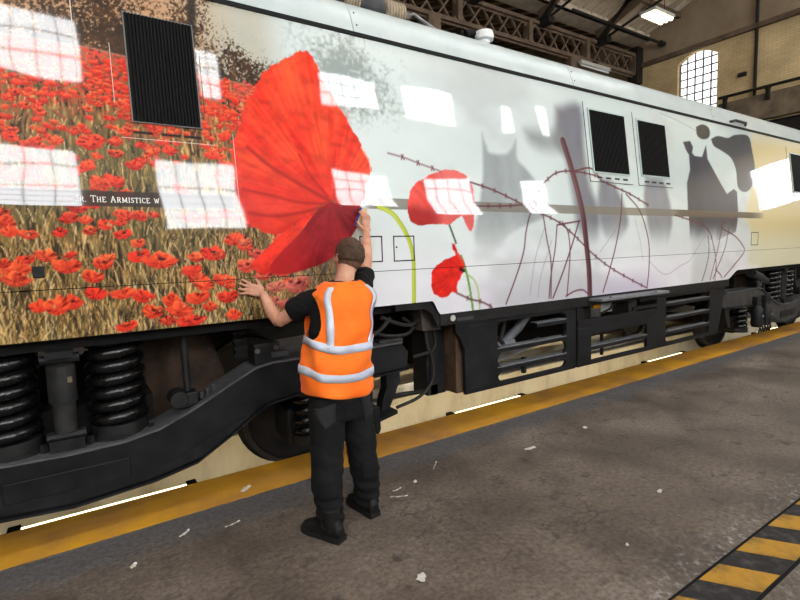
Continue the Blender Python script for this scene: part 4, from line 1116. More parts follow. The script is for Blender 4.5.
# rounded slot ends
def fillet(parent, x, z, sx, sz, y=3.438, r=0.07, th=0.035):
    pl = [(x, z)] + [(x + sx * (r - r * math.sin(t)), z + sz * (r - r * math.cos(t))) for t in [math.pi / 2 * i / 5 for i in range(6)]]
    MB().prism(pl, 'y', y, y + th).build('slot_corner', M['frame_black'], parent)
for z in (0.36, 0.51, 0.70):
    fillet(sa, 3.38, z, 1, 1); fillet(sa, 4.42, z, -1, 1)
for z in (0.46, 0.65, 0.96):
    fillet(sa, 3.38, z, 1, -1); fillet(sa, 4.42, z, -1, -1)
MB().prism([(2.84, 1.05), (3.02, 1.05), (3.02, 0.78), (2.96, 0.72), (2.9, 0.86), (2.84, 0.92)], 'y', 3.425, 3.47).build('skirt_gusset', M['frame_black'], loco, False, 0.004)
MB().box(2.84, 3.04, 3.40, 3.47, 1.03, 1.055).build('gusset_lip', M['grey_iron'], loco)
sb = skirt('skirt_frame', 4.62, 6.22, 0.31, 0.84, [(4.62, 4.86), (6.0, 6.22)], [(4.86, 6.0, (0.50,))])
MB().box(4.60, 4.72, 3.44, 3.48, 0.84, 1.05).build('post', M['frame_black'], sb)
MB().box(4.86, 6.0, 3.44, 3.475, 0.66, 0.76).build('deep_bar', M['frame_black'], sb, False, 0.004)
sc_ = skirt('skirt_frame', 6.22, 7.84, 0.31, 1.05, [(6.22, 6.44), (7.62, 7.84)], [(6.44, 7.62, Z4)])
for z in (0.36, 0.51, 0.70, 0.89):
    fillet(sc_, 6.44, z, 1, 1); fillet(sc_, 7.62, z, -1, 1)
MB().prism([(7.84, 0.31), (7.88, 0.31), (8.10, 0.96), (8.10, 1.05), (7.84, 1.05)], 'y', 3.44, 3.475).build('tapered_end', M['frame_black'], sc_, False, 0.004)
MB().box(5.84, 6.22, 3.44, 3.475, 0.96, 1.05).box(5.7, 6.22, 3.44, 3.475, 0.86, 0.9).build('top_bar', M['frame_black'], sb)
MB().box(5.62, 5.80, 3.46, 3.7, 0.8, 1.02).build('relay_box', M['black_iron'], loco, False, 0.008)
# open hatch with test gear, and the flap standing out as a shelf
MB().box(4.78, 6.16, 3.25, 3.44, 1.055, 1.085).build('open_flap', M['flap_grey'], loco, False, 0.004)
for x in (4.98, 5.9):
    MB().cyl((x, 3.28, 1.086), (x, 3.28, 1.094), 0.014, 8).build('flap_bolt', M['gutter_black'], loco)
tb = MB().box(4.78, 5.1, 3.62, 3.7, 0.8, 1.03).build('test_panel', M['black_iron'], loco)
for i in range(5):
    for k in range(4):
        MB().cyl((4.74 + i * 0.05, 3.6, 0.83 + k * 0.05), (4.74 + i * 0.05, 3.63, 0.83 + k * 0.05), 0.016, 8).build('connector', M['damper_grey'], tb)
MB().box(5.08, 5.2, 3.56, 3.58, 0.93, 1.03).build('warning_label', M['label_yellow'], loco)
MB().box(5.05, 5.24, 3.58, 3.66, 0.82, 1.05).build('switch_box', M['bare_steel'], loco, False, 0.004)
MB().box(5.28, 5.62, 3.68, 3.74, 0.84, 1.04).build('junction_panel', M['plastic_white'], loco)
MB().tube([(5.28, 3.6, 0.85), (5.4, 3.56, 0.9), (5.55, 3.56, 1.0), (5.62, 3.6, 1.03)], 0.016, 8).build('test_cable', M['hose_rubber'], loco, True)
# ducts and pipes seen through the slots
for pts, r, m_ in (([(3.4, 3.75, 0.5), (3.7, 3.75, 0.62), (4.0, 3.75, 0.8), (4.2, 3.75, 0.98)], 0.05, 'flap_grey'),
                   ([(3.38, 3.8, 0.45), (3.8, 3.8, 0.5), (4.4, 3.8, 0.6)], 0.045, 'flap_grey'),
                   ([(3.45, 3.7, 0.95), (3.5, 3.7, 0.8), (3.46, 3.7, 0.65)], 0.03, 'flap_grey'),
                   ([(3.62, 3.68, 1.0), (3.72, 3.68, 0.9), (3.66, 3.68, 0.72), (3.75, 3.68, 0.6)], 0.025, 'hose_rubber'),
                   ([(6.5, 3.8, 0.75), (7.0, 3.8, 0.72), (7.6, 3.8, 0.78)], 0.06, 'dark_void'),
                   ([(5.0, 3.75, 0.58), (5.4, 3.75, 0.6), (5.9, 3.75, 0.56)], 0.05, 'rust_brown')):
    MB().tube(pts, r, 10).build('service_pipe', M[m_], loco, True)
MB().lathe([(0.001, 0), (0.1, 0), (0.11, 0.05), (0.11, 0.3), (0.1, 0.34), (0.001, 0.34)], (3.56, 3.78, 0.62), 18, 'x').build('air_reservoir', M['flap_grey'], loco, True)
MB().box(3.4, 3.62, 3.72, 3.9, 0.86, 1.0).build('filter_box', M['rust_brown'], loco, False, 0.008)
MB().box(3.92, 3.96, 3.6, 3.64, 0.33, 0.5).box(5.3, 5.33, 3.6, 3.63, 0.33, 0.66).build('skirt_stay', M['frame_black'], loco)
# grey sensor box and hoses above the frame end
jb = MB().prism([(2.55, 1.17), (2.72, 1.2), (2.79, 1.14), (2.78, 0.94), (2.57, 0.95)], 'y', 3.56, 3.7).build('sensor_box', M['box_taupe'], loco, False, 0.008)
for pts, r in (([(2.64, 3.62, 0.95), (2.66, 3.62, 0.8), (2.72, 3.62, 0.62), (2.7, 3.62, 0.45), (2.55, 3.62, 0.33), (2.3, 3.62, 0.28)], 0.016),
               ([(2.62, 3.65, 1.16), (2.55, 3.6, 1.05), (2.42, 3.58, 1.02), (2.28, 3.58, 1.06), (2.15, 3.6, 1.12)], 0.018),
               ([(2.75, 3.65, 0.95), (2.78, 3.65, 0.82), (2.7, 3.62, 0.74), (2.48, 3.6, 0.72)], 0.016),
               ([(2.05, 3.6, 1.0), (2.2, 3.58, 0.95), (2.4, 3.58, 0.94), (2.5, 3.62, 1.0), (2.42, 3.66, 1.08)], 0.016),
               ([(1.9, 3.55, 0.94), (2.1, 3.56, 1.0), (2.25, 3.6, 1.1)], 0.02)):
    MB().tube([tuple(p) for p in smooth_line(pts, 6)], r, 8).build('hose', M['hose_rubber'], loco, True)

# ------------------------------------------------------------------ bogies
def coil(c, z0, z1, R, wr, turns, n=22, sub=12):
    pts = []
    N = int(turns * n)
    for i in range(N + 1):
        t = i / N; a = 2 * math.pi * turns * t
        # flat end turns
        zt = z0 + wr + (z1 - z0 - 2 * wr) * min(max((t * turns - 0.5) / (turns - 1.0), 0), 1)
        pts.append((c[0] + R * math.cos(a), c[1] + R * math.sin(a), zt))
    return MB().tube(pts, wr, sub)

TOPL = [(0, .515), (.30, .525), (.50, .56), (.70, .64), (1.0, .79), (1.14, .86), (1.28, .885), (2.42, .885)]
BOTL = [(2.50, .80), (2.48, .66), (1.95, .635), (1.45, .62), (1.22, .59), (.98, .44), (.72, .29), (.45, .235), (0, .20)]
def bogie(cx, side_detail):
    FB = M['dusty_iron'] if side_detail else M['frame_black']
    half = TOPL + BOTL
    outline = [(cx + a, b) for a, b in half] + [(cx - a, b) for a, b in reversed(half) if a > 0]
    outline = [outline[i] for i in range(len(outline))]
    # order: right half top->bottom, then left half bottom->top
    b = MB().prism(outline, 'y', 3.5, 3.70).build('bogie', FB, loco, False, 0.012)
    b['label'] = 'black cranked bogie side frame with coil springs'
    MB().prism(outline, 'y', far_y(3.70), far_y(3.5)).build('far_side_frame', M['frame_black'], b)
    # top and bottom flange plates that follow the crank
    for line, dz, nm, mt in ((TOPL, 0.0, 'top_flange', 'flange_grey'), (list(reversed(BOTL[1:])), -0.014, 'bottom_flange', 'frame_black')):
        for s in (-1, 1):
            fl = MB()
            rings = [[(cx + s * a, 3.475, z + dz), (cx + s * a, 3.735, z + dz), (cx + s * a, 3.735, z + dz + 0.014), (cx + s * a, 3.475, z + dz + 0.014)] for a, z in line]
            fl.loft(rings).build(nm, M[mt], b)
    for s in (-1, 1):   # weld seam plate on the lower half of the crank
        MB().prism([(cx + s * .40, .25), (cx + s * .75, .31), (cx + s * 1.0, .46), (cx + s * 1.13, .55), (cx + s * .98, .50), (cx + s * .68, .38), (cx + s * .52, .32)], 'y', 3.494, 3.5).build('weld_plate', M['black_iron'], b)
    MB().box(cx - 0.32, cx + 0.32, 3.488, 3.5, 0.30, 0.42).build('data_plate', M['frame_black'], b, False, 0.004)
    for s in (-1, 1):
        x = cx + s * 0.29
        MB().lathe([(0.001, 0), (0.185, 0), (0.185, 0.03), (0.17, 0.04), (0.165, 0.10), (0.001, 0.10)], (x, 3.70, 0.525), 24).build('spring_seat', M['black_iron'], b, True)
        coil((x, 3.70), 0.61, 1.22, 0.137, 0.040, 7.3).build('coil_spring', M['spring_black'], b, 'all')
        MB().cyl((x, 3.70, 0.6), (x, 3.70, 1.2), 0.08, 12).build('spring_core', M['dark_void'], b)
        for dx in (-0.17, 0.17):
            MB().cyl((x + dx, 3.58, 0.53), (x + dx, 3.58, 0.585), 0.022, 6).build('seat_bolt', M['black_iron'], b)
    # secondary damper between the two springs
    d = MB().lathe([(0.001, 0.0), (0.062, 0.0), (0.062, 0.18), (0.076, 0.185), (0.076, 0.41), (0.05, 0.42), (0.001, 0.42)], (cx, 3.60, 0.64), 20).build('damper', M['damper_grey'], b, True)
    MB().box(cx + 0.03, cx + 0.055, 3.526, 3.54, 0.95, 0.985).build('damper_label', M['pit_concrete'], b)
    MB().box(cx - 0.09, cx + 0.09, 3.53, 3.68, 0.53, 0.60).cyl((cx - 0.1, 3.6, 0.61), (cx + 0.1, 3.6, 0.61), 0.035, 10).build('damper_foot', M['black_iron'], b)
    MB().box(cx - 0.07, cx + 0.07, 3.54, 3.66, 1.10, 1.2).cyl((cx - 0.1, 3.6, 1.09), (cx + 0.1, 3.6, 1.09), 0.03, 10).build('damper_head', M['black_iron'], b)
    for s in (-1, 1):
        ax = cx + s * 1.62
        wh = MB().lathe([(0.10, -0.09), (0.14, -0.09), (0.16, -0.03), (0.40, -0.02), (0.42, -0.065), (0.455, -0.065), (0.46, 0.05), (0.49, 0.06), (0.485, 0.08), (0.40, 0.08), (0.38, 0.02), (0.16, 0.03), (0.10, 0.06)], (ax, 4.04, 0.33), 40, 'y')
        wh.build('wheel', M['wheel_iron'], b, True)
        MB().lathe([(0.10, -0.09), (0.14, -0.09), (0.16, -0.03), (0.40, -0.02), (0.42, -0.065), (0.455, -0.065), (0.46, 0.05), (0.49, 0.06), (0.485, 0.08), (0.40, 0.08), (0.38, 0.02), (0.16, 0.03), (0.10, 0.06)], (ax, far_y(4.04), 0.33), 40, 'y').build('wheel', M['wheel_iron'], b, True)
        MB().cyl((ax, 3.75, 0.33), (ax, far_y(3.75), 0.33), 0.09, 16).build('axle', M['rust_brown'], b, True)
        MB().box(ax - 0.2, ax + 0.2, 3.62, 3.95, 0.18, 0.47).cyl((ax, 3.58, 0.33), (ax, 3.66, 0.33), 0.14, 20).build('axle_box', M['black_iron'], b, False, 0.02)
        sx = cx + s * 1.50
        for xx in (cx + s * (1.70 if side_detail else 1.58),):
            coil((xx, 3.60), 0.26, 0.63, 0.098, 0.031, 4.8, 18).build('primary_spring', M['spring_black'], b, 'all')
            MB().cyl((xx, 3.6, 0.2), (xx, 3.6, 0.27), 0.135, 18).build('primary_seat', M['black_iron'], b, True)
        # lever and clamp on top of the crank
        MB().box(cx + s * 1.24 - 0.09, cx + s * 1.24 + 0.10, 3.49, 3.66, 0.88, 1.04).build('clamp_block', M['black_iron'], b, False, 0.012)
        MB().box(cx + s * 1.30 - 0.03, cx + s * 1.30 + 0.10, 3.47, 3.6, 0.93, 0.97).build('clamp_strap', M['grey_iron'], b)
        MB().cyl((cx + s * 1.17, 3.475, 0.99), (cx + s * 1.17, 3.5, 0.99), 0.018, 8).cyl((cx + s * 1.31, 3.475, 1.0), (cx + s * 1.31, 3.5, 1.0), 0.018, 8).build('clamp_bolt', M['bare_steel'], b)
        lx = cx + s * 0.71
        MB().cyl((lx, 3.62, 0.74), (lx, 3.66, 1.22), 0.024, 10).build('anti_roll_link', M['black_iron'], b, True)
        lk = MB().box(lx - 0.09, lx + 0.05, 3.53, 3.66, 0.66, 0.76).cyl((lx - 0.07, 3.52, 0.72), (lx - 0.07, 3.68, 0.72), 0.06, 14)
        lk.build('link_clevis', M['black_iron'], b, False, 0.008)
        MB().bar((lx + s * 0.0, 3.58, 0.655), (lx + s * 0.2, 3.58, 0.73), 0.1, 0.03).build('link_base', M['black_iron'], b)
        for k in range(3):
            MB().cyl((lx + s * (0.08 + 0.04 * k), 3.56, 0.70 + 0.02 * k), (lx + s * (0.08 + 0.04 * k), 3.56, 0.75 + 0.02 * k), 0.014, 6).build('link_bolt', M['grey_iron'], b)
    # traction motor cases behind the frame
    for s in (-1, 1):
        pl = [(cx + s * .16, .30), (cx + s * 1.02, .30), (cx + s * 1.10, .52), (cx + s * 1.06, .80), (cx + s * .92, 1.18), (cx + s * .16, 1.18)]
        mc = MB().prism(pl, 'y', 4.06, 4.5).build('motor_case', M['rust_brown'], b, False, 0.01)
        for k in range(8):
            t = k / 7.0; x = cx + s * (1.075 - 0.16 * max(0, (t - 0.35) / 0.65)); z = 0.45 + 0.7 * t
            MB().cyl((x - s * 0.03, 4.04, z), (x - s * 0.03, 4.07, z), 0.010, 6).build('case_bolt', M['grey_iron'], b)
        MB().box(cx + s * 1.16 - 0.035, cx + s * 1.16 + 0.035, 3.9, 3.98, 0.86, 1.2).build('cable_ladder', M['black_iron'], b)
        for k in range(5):
            MB().box(cx + s * 1.16 - 0.05, cx + s * 1.16 + 0.05, 3.88, 3.9, 0.88 + k * 0.06, 0.91 + k * 0.06).build('ladder_rung', M['damper_grey'], b)
    MB().box(cx - 0.5, cx + 0.5, 3.72, far_y(3.72), 0.42, 0.75).build('bolster', M['dark_void'], b)
    # step bracket hanging from each frame end
    for s in (-1, 1):
        e = cx + s * 2.34
        st = MB().prism([(e - s * .08, .64), (e + s * .06, .64), (e + s * .06, .56), (e - s * .02, .40), (e - s * .06, .32), (e - s * .14, .32), (e - s * .12, .42), (e - s * .08, .52)], 'y', 3.50, 3.60)
        st.build('step_bracket', M['frame_black'], b, False, 0.006)
        MB().prism([(e - s * .30, .29), (e - s * .04, .34), (e - s * .04, .31), (e - s * .30, .26)], 'y', 3.40, 3.62).build('step_plate', M['frame_black'], b)
        MB().box(e - 0.12, e + 0.12, 3.52, 3.62, 0.885, 0.925).build('frame_end_lid', M['damper_grey'], b, False, 0.01)
    if side_detail:
        for i, x in enumerate((cx - 1.40, cx - 1.06)):
            MB().lathe([(0.001, 0), (0.07, 0), (0.085, 0.04), (0.085, 0.30), (0.06, 0.33), (0.06, 0.40), (0.001, 0.40)], (x, 3.45, 0.26), 18).build('axle_damper', M['black_iron'], b, True)
            MB().box(x - 0.07, x + 0.07, 3.42, 3.5, 0.64, 0.76).build('damper_bracket', M['black_iron'], b, False, 0.01)
            MB().box(x - 0.02, x + 0.03, 3.36, 3.37, 0.43, 0.46).build('damper_label', M['flap_grey'], b)
        MB().cyl((cx - 1.55, 3.5, 1.15), (cx - 0.85, 3.55, 0.98), 0.06, 16).cyl((cx - 1.55, 3.5, 1.15), (cx - 1.1, 3.53, 1.04), 0.075, 16).build('yaw_damper', M['damper_grey'], b, True)
        for k in range(5):
            x = cx - 1.46 + k * 0.1
            MB().tube([(x, 3.42, 0.35), (x + 0.02, 3.38, 0.24), (x + 0.06, 3.42, 0.16)], 0.014, 6).build('brake_hose', M['hose_rubber'], b, True)
    return b
bogie(-0.13, False)
bogie(10.65, True)

# ------------------------------------------------------------------ the worker
from mathutils.bvhtree import BVHTree
man = empty('person', (1.32, 2.7, 0), 'person in orange hi-vis vest and black workwear smoothing film onto the big poppy', 'person')

def grow(mb, name, m, parent, voxel, iters=4, post=None):
    """union of overlapping solids -> one continuous skin"""
    me0 = mb.mesh(name + '_raw', None)
    o = bpy.data.objects.new(name + '_raw', me0); COL.objects.link(o)
    r = o.modifiers.new('union', 'REMESH'); r.mode = 'VOXEL'; r.voxel_size = voxel
    s = o.modifiers.new('relax', 'SMOOTH'); s.factor = 0.5; s.iterations = iters
    bpy.context.view_layer.update()
    dg = bpy.context.evaluated_depsgraph_get()
    me = bpy.data.meshes.new_from_object(o.evaluated_get(dg))
    bpy.data.objects.remove(o)
    if post is not None:
        n = len(me.vertices)
        co = np.zeros(n * 3, np.float32); me.vertices.foreach_get('co', co)
        no = np.zeros(n * 3, np.float32); me.vertices.foreach_get('normal', no)
        co = co.reshape(-1, 3); no = no.reshape(-1, 3)
        me.vertices.foreach_set('co', (co + no * post(co)[:, None]).astype(np.float32).ravel())
        me.update()
    me.materials.clear(); me.materials.append(m)
    me.polygons.foreach_set('use_smooth', [True] * len(me.polygons))
    me.name = name
    return link(name, me, parent)

def noise3(c, f, seed):
    return vnoise(c[:, 0] * f + c[:, 1] * f * 0.7 + seed * 3.1, c[:, 2] * f - c[:, 1] * f * 0.6, seed) - 0.5

YAW = math.radians(4)
ER = Vector((math.cos(YAW), math.sin(YAW), 0)); EF = Vector((-math.sin(YAW), math.cos(YAW), 0))
TK = np.array([  # z, centre x, centre y, half width, half depth
    (0.79, 1.330, 2.800, 0.216, 0.166), (0.88, 1.333, 2.805, 0.217, 0.162), (0.98, 1.343, 2.815, 0.209, 0.154), (1.10, 1.370, 2.84, 0.207, 0.148),
    (1.22, 1.406, 2.868, 0.213, 0.146), (1.32, 1.430, 2.892, 0.218, 0.138), (1.39, 1.442, 2.908, 0.216, 0.125), (1.43, 1.452, 2.916, 0.198, 0.112),
    (1.465, 1.462, 2.925, 0.155, 0.095), (1.50, 1.470, 2.932, 0.098, 0.078)])
def torso_pt(th, z, off=0.0, ex=2.7):
    c = [float(np.interp(z, TK[:, 0], TK[:, k])) for k in range(1, 5)]
    ca, sa_ = math.cos(th), math.sin(th)
    lx = math.copysign(abs(ca) ** (2 / ex), ca) * (c[2] + off); ly = math.copysign(abs(sa_) ** (2 / ex), sa_) * (c[3] + off)
    p = Vector((c[0], c[1], z)) + ER * lx + EF * ly
    return p, lx, ly
def wrinkle(th, z):
    return 0.009 * math.sin(9 * z * 3.1 + 2.2 * math.sin(th * 2)) * math.sin(th * 3 + z * 5) + 0.006 * math.sin(th * 7 + 13 * z) + 0.004 * math.sin(th * 4 - 38 * z + 1.0)

# skin: head, neck, arms and hands in one surface
RH = Matrix.Rotation(math.radians(11), 3, EF) @ Matrix.Rotation(math.radians(-6), 3, 'Z')
HC = Vector((1.552, 2.982, 1.641))
def hp(x, y, z): return HC + (RH @ (ER * x + EF * y + Vector((0, 0, z)))) * 1.07
def hball(mb, c, r, nu=18, nv=12):
    rings = []
    for i in range(nv + 1):
        ph = -math.pi / 2 + math.pi * (0.02 + 0.96 * i / nv)
        rings.append([hp(c[0] + r[0] * math.cos(ph) * math.cos(t), c[1] + r[1] * math.cos(ph) * math.sin(t), c[2] + r[2] * math.sin(ph)) for t in [2 * math.pi * j / nu for j in range(nu)]])
    mb.loft(rings)
sk = MB()
hball(sk, (0, 0, 0.01), (0.080, 0.098, 0.106), 24, 16)
hball(sk, (0, 0.035, -0.055), (0.060, 0.058, 0.062))      # jaw
hball(sk, (0, 0.072, -0.092), (0.026, 0.024, 0.022))      # chin
hball(sk, (0, 0.104, -0.018), (0.015, 0.022, 0.026), 10, 8)   # nose
hball(sk, (0, 0.092, 0.012), (0.010, 0.014, 0.034), 10, 8)
hball(sk, (0, 0.084, 0.034), (0.052, 0.018, 0.012), 12, 8)    # brow
hball(sk, (0, 0.092, -0.058), (0.025, 0.012, 0.007), 12, 6)   # lips
hball(sk, (0, 0.090, -0.070), (0.022, 0.012, 0.007), 12, 6)
for s in (-1, 1):
    hball(sk, (0.083 * s, -0.008, -0.006), (0.010, 0.020, 0.033), 12, 8)
    hball(sk, (0.087 * s, -0.018, 0.002), (0.008, 0.012, 0.026), 10, 8)
    hball(sk, (0.045 * s, 0.06, -0.025), (0.03, 0.03, 0.03), 12, 8)
sk.tube([(1.462, 2.915, 1.42), (1.485, 2.932, 1.50), (1.525, 2.962, 1.585), tuple(hp(0, -0.01, -0.03))], [0.078, 0.064, 0.060, 0.06], 18)
sk.tube([(1.34, 2.79, 0.82), (1.38, 2.85, 1.1), (1.44, 2.9, 1.35), (1.465, 2.92, 1.46)], [0.12, 0.12, 0.12, 0.08], 16)
for a, b in (((1.25, 2.945, 1.375), (1.45, 2.92, 1.37)), ((1.63, 2.955, 1.42), (1.45, 2.92, 1.37))):
    sk.tube([a, b], [0.036, 0.06], 12)
# left arm bent at the elbow, palm flat on the side panel
sk.tube([(1.245, 2.955, 1.37), (1.185, 3.008, 1.33), (1.12, 3.075, 1.272), (1.082, 3.12, 1.238)], [0.042, 0.045, 0.045, 0.041], 14)
sk.tube([(1.086, 3.112, 1.24), (1.07, 3.19, 1.292), (1.066, 3.27, 1.352), (1.062, 3.345, 1.416)], [0.043, 0.044, 0.036, 0.027], 14)
LW = Vector((1.062, 3.35, 1.42)); LU = Vector((-0.93, 0.0, 0.36)).normalized(); LV = Vector((0.36, 0.0, 0.93)).normalized()
def lh(u, v, y): return tuple(LW + LU * u + LV * v + Vector((0, y, 0)))
for off, ang, ln in ((0.030, 14, 0.072), (0.010, 3, 0.080), (-0.011, -9, 0.074), (-0.031, -22, 0.058)):
    sk.tube([lh(0.0, off * 0.45, 0.0), lh(0.045, off * 0.8, 0.012), lh(0.088, off, 0.022)], [0.020, 0.0175, 0.0125], 10)
    ca, sa_ = math.cos(math.radians(ang)), math.sin(math.radians(ang))
    q = lambda d, y: lh(0.086 + d * ca, off + d * sa_, y)
    sk.tube([q(-0.006, 0.020), q(ln * 0.42, 0.020), q(ln * 0.72, 0.028), q(ln, 0.038)], [0.0115, 0.0098, 0.0088, 0.0068], 10)
sk.tube([lh(0.006, 0.018, 0.008), lh(0.03, 0.048, 0.022), lh(0.05, 0.068, 0.032), lh(0.066, 0.082, 0.038)], [0.017, 0.0135, 0.0108, 0.008], 10)
# right arm raised, hand closed on the squeegee
sk.tube([(1.62, 2.958, 1.425), (1.68, 3.02, 1.483), (1.735, 3.09, 1.55), (1.775, 3.14, 1.605)], [0.042, 0.045, 0.045, 0.041], 14)
sk.tube([(1.772, 3.135, 1.60), (1.812, 3.20, 1.675), (1.852, 3.265, 1.755), (1.884, 3.315, 1.83)], [0.043, 0.044, 0.036, 0.027], 14)
for x0, x1, ln in ((1.866, 1.852, 0.066), (1.887, 1.872, 0.074), (1.907, 1.890, 0.069), (1.926, 1.907, 0.055)):
    sk.tube([(1.888 + (x0 - 1.888) * 0.5, 3.318, 1.838), ((x0 + 1.888) / 2, 3.332, 1.885), (x0, 3.338, 1.925)], [0.020, 0.0175, 0.0125], 10)
    sk.tube([(x0, 3.337, 1.92), (x0 - 0.004, 3.328, 1.925 + ln * 0.42), (x1 + 0.002, 3.342, 1.925 + ln * 0.8), (x1, 3.366, 1.925 + ln)], [0.0118, 0.0102, 0.0092, 0.0072], 10)
sk.tube([(1.874, 3.325, 1.845), (1.850, 3.340, 1.872), (1.838, 3.356, 1.896), (1.834, 3.368, 1.915)], [0.017, 0.0135, 0.0108, 0.008], 10)
# legs inside the trousers
sk.tube([(1.24, 2.77, 0.86), (1.21, 2.73, 0.5), (1.145, 2.57, 0.1), (1.14, 2.56, 0.06)], [0.085, 0.06, 0.045, 0.045], 12)
sk.tube([(1.44, 2.79, 0.86), (1.455, 2.77, 0.5), (1.455, 2.66, 0.1), (1.455, 2.66, 0.06)], [0.085, 0.06, 0.045, 0.045], 12)
body = grow(sk, 'body', M['skin'], man, 0.0045, 3)
body['label'] = 'head, bare forearms and hands'
for s in (-1, 1):
    e = MB(); hball(e, (0.03 * s, 0.083, 0.012), (0.013, 0.013, 0.013), 12, 8)
    eo = e.build('eye', M['eye_white'], man, 'all')
    e = MB(); hball(e, (0.03 * s, 0.094, 0.012), (0.006, 0.004, 0.006), 10, 6)
    e.build('iris', M['iris_brown'], eo, 'all')

# hair: short crop, clipped close at the nape
def hair(name, m, zlo, zhi, off, rough_amp):
    h = MB(); rings = []
    nu, nv = 56, 30
    for i in range(nv + 1):
        ring = []
        for j in range(nu):
            t = 2 * math.pi * j / nu
            fz = math.sin(t)                                  # +1 face, -1 back of head
            lo = zlo(fz, abs(math.cos(t)))
            z = lo + (zhi - lo) * (i / nv) ** 0.8
            zz = min(max((z - 0.01) / 0.106, -0.999), 0.999)
            k = math.sqrt(1 - zz * zz)
            n_ = rough_amp * (vnoise(t * 14, z * 160, 5) - 0.5)
            g = off * min(1, i / 3.0 + 0.15) + n_
            ring.append(hp((0.080 + g) * k * math.cos(t), (0.098 + g) * k * math.sin(t), z + g * zz))
        rings.append(ring)
    h.loft(rings, caps=True)
    return h.build(name, m, man, 'all')
hl = lambda f, c: (-0.055 if f < -0.2 else (-0.055 + (f + 0.2) / 0.5 * 0.06 if f < 0.3 else 0.005 + (f - 0.3) / 0.7 * 0.055))
hair('hair_fade', M['hair_fade'], lambda f, c: hl(f, c) - 0.012, 0.05, 0.0045, 0.002)
hair('hair', M['hair_brown'], lambda f, c: max(hl(f, c) + 0.022, -0.03), 0.1155, 0.0150, 0.007)

# t-shirt
ts = MB()
rings = []
for z in np.linspace(0.80, 1.495, 22):
    rings.append([torso_pt(t, z, -0.014)[0] for t in [2 * math.pi * j / 36 for j in range(36)]])
ts.loft(rings)
ts.tube([(1.38, 2.91, 1.37), (1.285, 2.935, 1.385), (1.215, 2.98, 1.355), (1.165, 3.03, 1.315), (1.15, 3.048, 1.30)], [0.07, 0.074, 0.076, 0.074, 0.069], 18)
ts.tube([(1.52, 2.92, 1.39), (1.60, 2.945, 1.41), (1.655, 2.995, 1.455), (1.708, 3.05, 1.515), (1.722, 3.066, 1.532)], [0.07, 0.074, 0.074, 0.070, 0.065], 18)
shirt = grow(ts, 't_shirt', M['shirt_black'], man, 0.009, 4, lambda c: 0.010 * noise3(c, 22, 3) + 0.006 * noise3(c, 50, 4))

# hi-vis vest: open arm holes, neck hole, wavy hem
NV, NT = 64, 120
vv = []; keep = []
for i in range(NV + 1):
    for j in range(NT):
        th = 2 * math.pi * j / NT
        u = i / NV
        hem = 0.822 - 0.03 * math.sin(-th) + 0.018 * math.cos(th * 3 + 0.6) * 0.5 - 0.012 * math.cos(th)
        z = hem + (1.488 - hem) * u
        p, lx, ly = torso_pt(th, z, 0.004 + (wrinkle(th, z) if z < 1.4 else 0) + 0.006 * (1 - u))
        vv.append(p); keep.append((lx, ly, z))
ff = []
for i in range(NV):
    for j in range(NT):
        q = (i * NT + j, i * NT + (j + 1) % NT, (i + 1) * NT + (j + 1) % NT, (i + 1) * NT + j)
        lx = sum(keep[k][0] for k in q) / 4; z = sum(keep[k][2] for k in q) / 4; ly = sum(keep[k][1] for k in q) / 4
        lim = 0.196 + 0.012 * max(0.0, (z - 1.30) / 0.08) + 0.03 * max(0.0, (1.22 - z) / 0.1)
        if z > 1.16 and abs(lx) > lim and z < 1.44: continue
        if abs(lx) < 0.012 and ly > 0: continue                        # front zip line
        ff.append(q)
me = bpy.data.meshes.new('hi_vis_vest'); me.from_pydata([tuple(p) for p in vv], [], ff); me.validate()
bm = bmesh.new(); bm.from_mesh(me)
bmesh.ops.delete(bm, geom=[v for v in bm.verts if not v.link_faces], context='VERTS')
for _ in range(14):
    bmesh.ops.smooth_vert(bm, verts=[v for v in bm.verts if v.is_boundary and 1.1 < v.co.z < 1.47], factor=0.5, use_axis_x=True, use_axis_y=True, use_axis_z=True)
bmesh.ops.recalc_face_normals(bm, faces=bm.faces); bm.to_mesh(me); bm.free()
me.materials.append(M['vest_orange']); me.polygons.foreach_set('use_smooth', [True] * len(me.polygons))
vest = link('hi_vis_vest', me, man)
sd = vest.modifiers.new('cloth_thickness', 'SOLIDIFY'); sd.thickness = 0.004; sd.offset = 1
vest['label'] = 'orange high-visibility vest with silver tape'
def tape(name, pts, width_fn):
    rings = []
    for th, z, dth, dz in pts:
        a = torso_pt(th - dth, z - dz, 0.0165 + wrinkle(th - dth, z - dz))[0]; b = torso_pt(th + dth, z + dz, 0.0165 + wrinkle(th + dth, z + dz))[0]
        c = torso_pt(th, z, 0.0165 + wrinkle(th, z))[0]
        a2 = torso_pt(th - dth, z - dz, 0.019 + wrinkle(th - dth, z - dz))[0]; b2 = torso_pt(th + dth, z + dz, 0.019 + wrinkle(th + dth, z + dz))[0]
        c2 = torso_pt(th, z, 0.019 + wrinkle(th, z))[0]
        rings.append([a, c, b, b2, c2, a2])
    return MB().loft(rings).build(name, M['tape_silver'], vest, 'all')
def sag(th): return -0.045 * max(0.0, -math.sin(th)) ** 1.2 - 0.015 * math.cos(th)
for zc in (1.125, 0.955):
    pts = [(th, zc + sag(th), 0.0, 0.024) for th in [math.pi / 2 + 0.12 + (2 * math.pi - 0.24) * i / 90 for i in range(91)]]
    tape('silver_tape', pts, None)
for t_low, t_top in ((math.radians(-122), math.radians(-133)), (math.radians(-51), math.radians(-40))):
    pts = []
    for i in range(25):
        u = i / 24
        z = 1.10 + (1.462 - 1.10) * u
        hw = 0.5 * 0.055 / float(np.interp(z, TK[:, 0], TK[:, 3]))
        pts.append((t_low + (t_top - t_low) * u ** 1.5, z, min(hw, 0.24), 0.0))
    tape('silver_tape', pts, None)

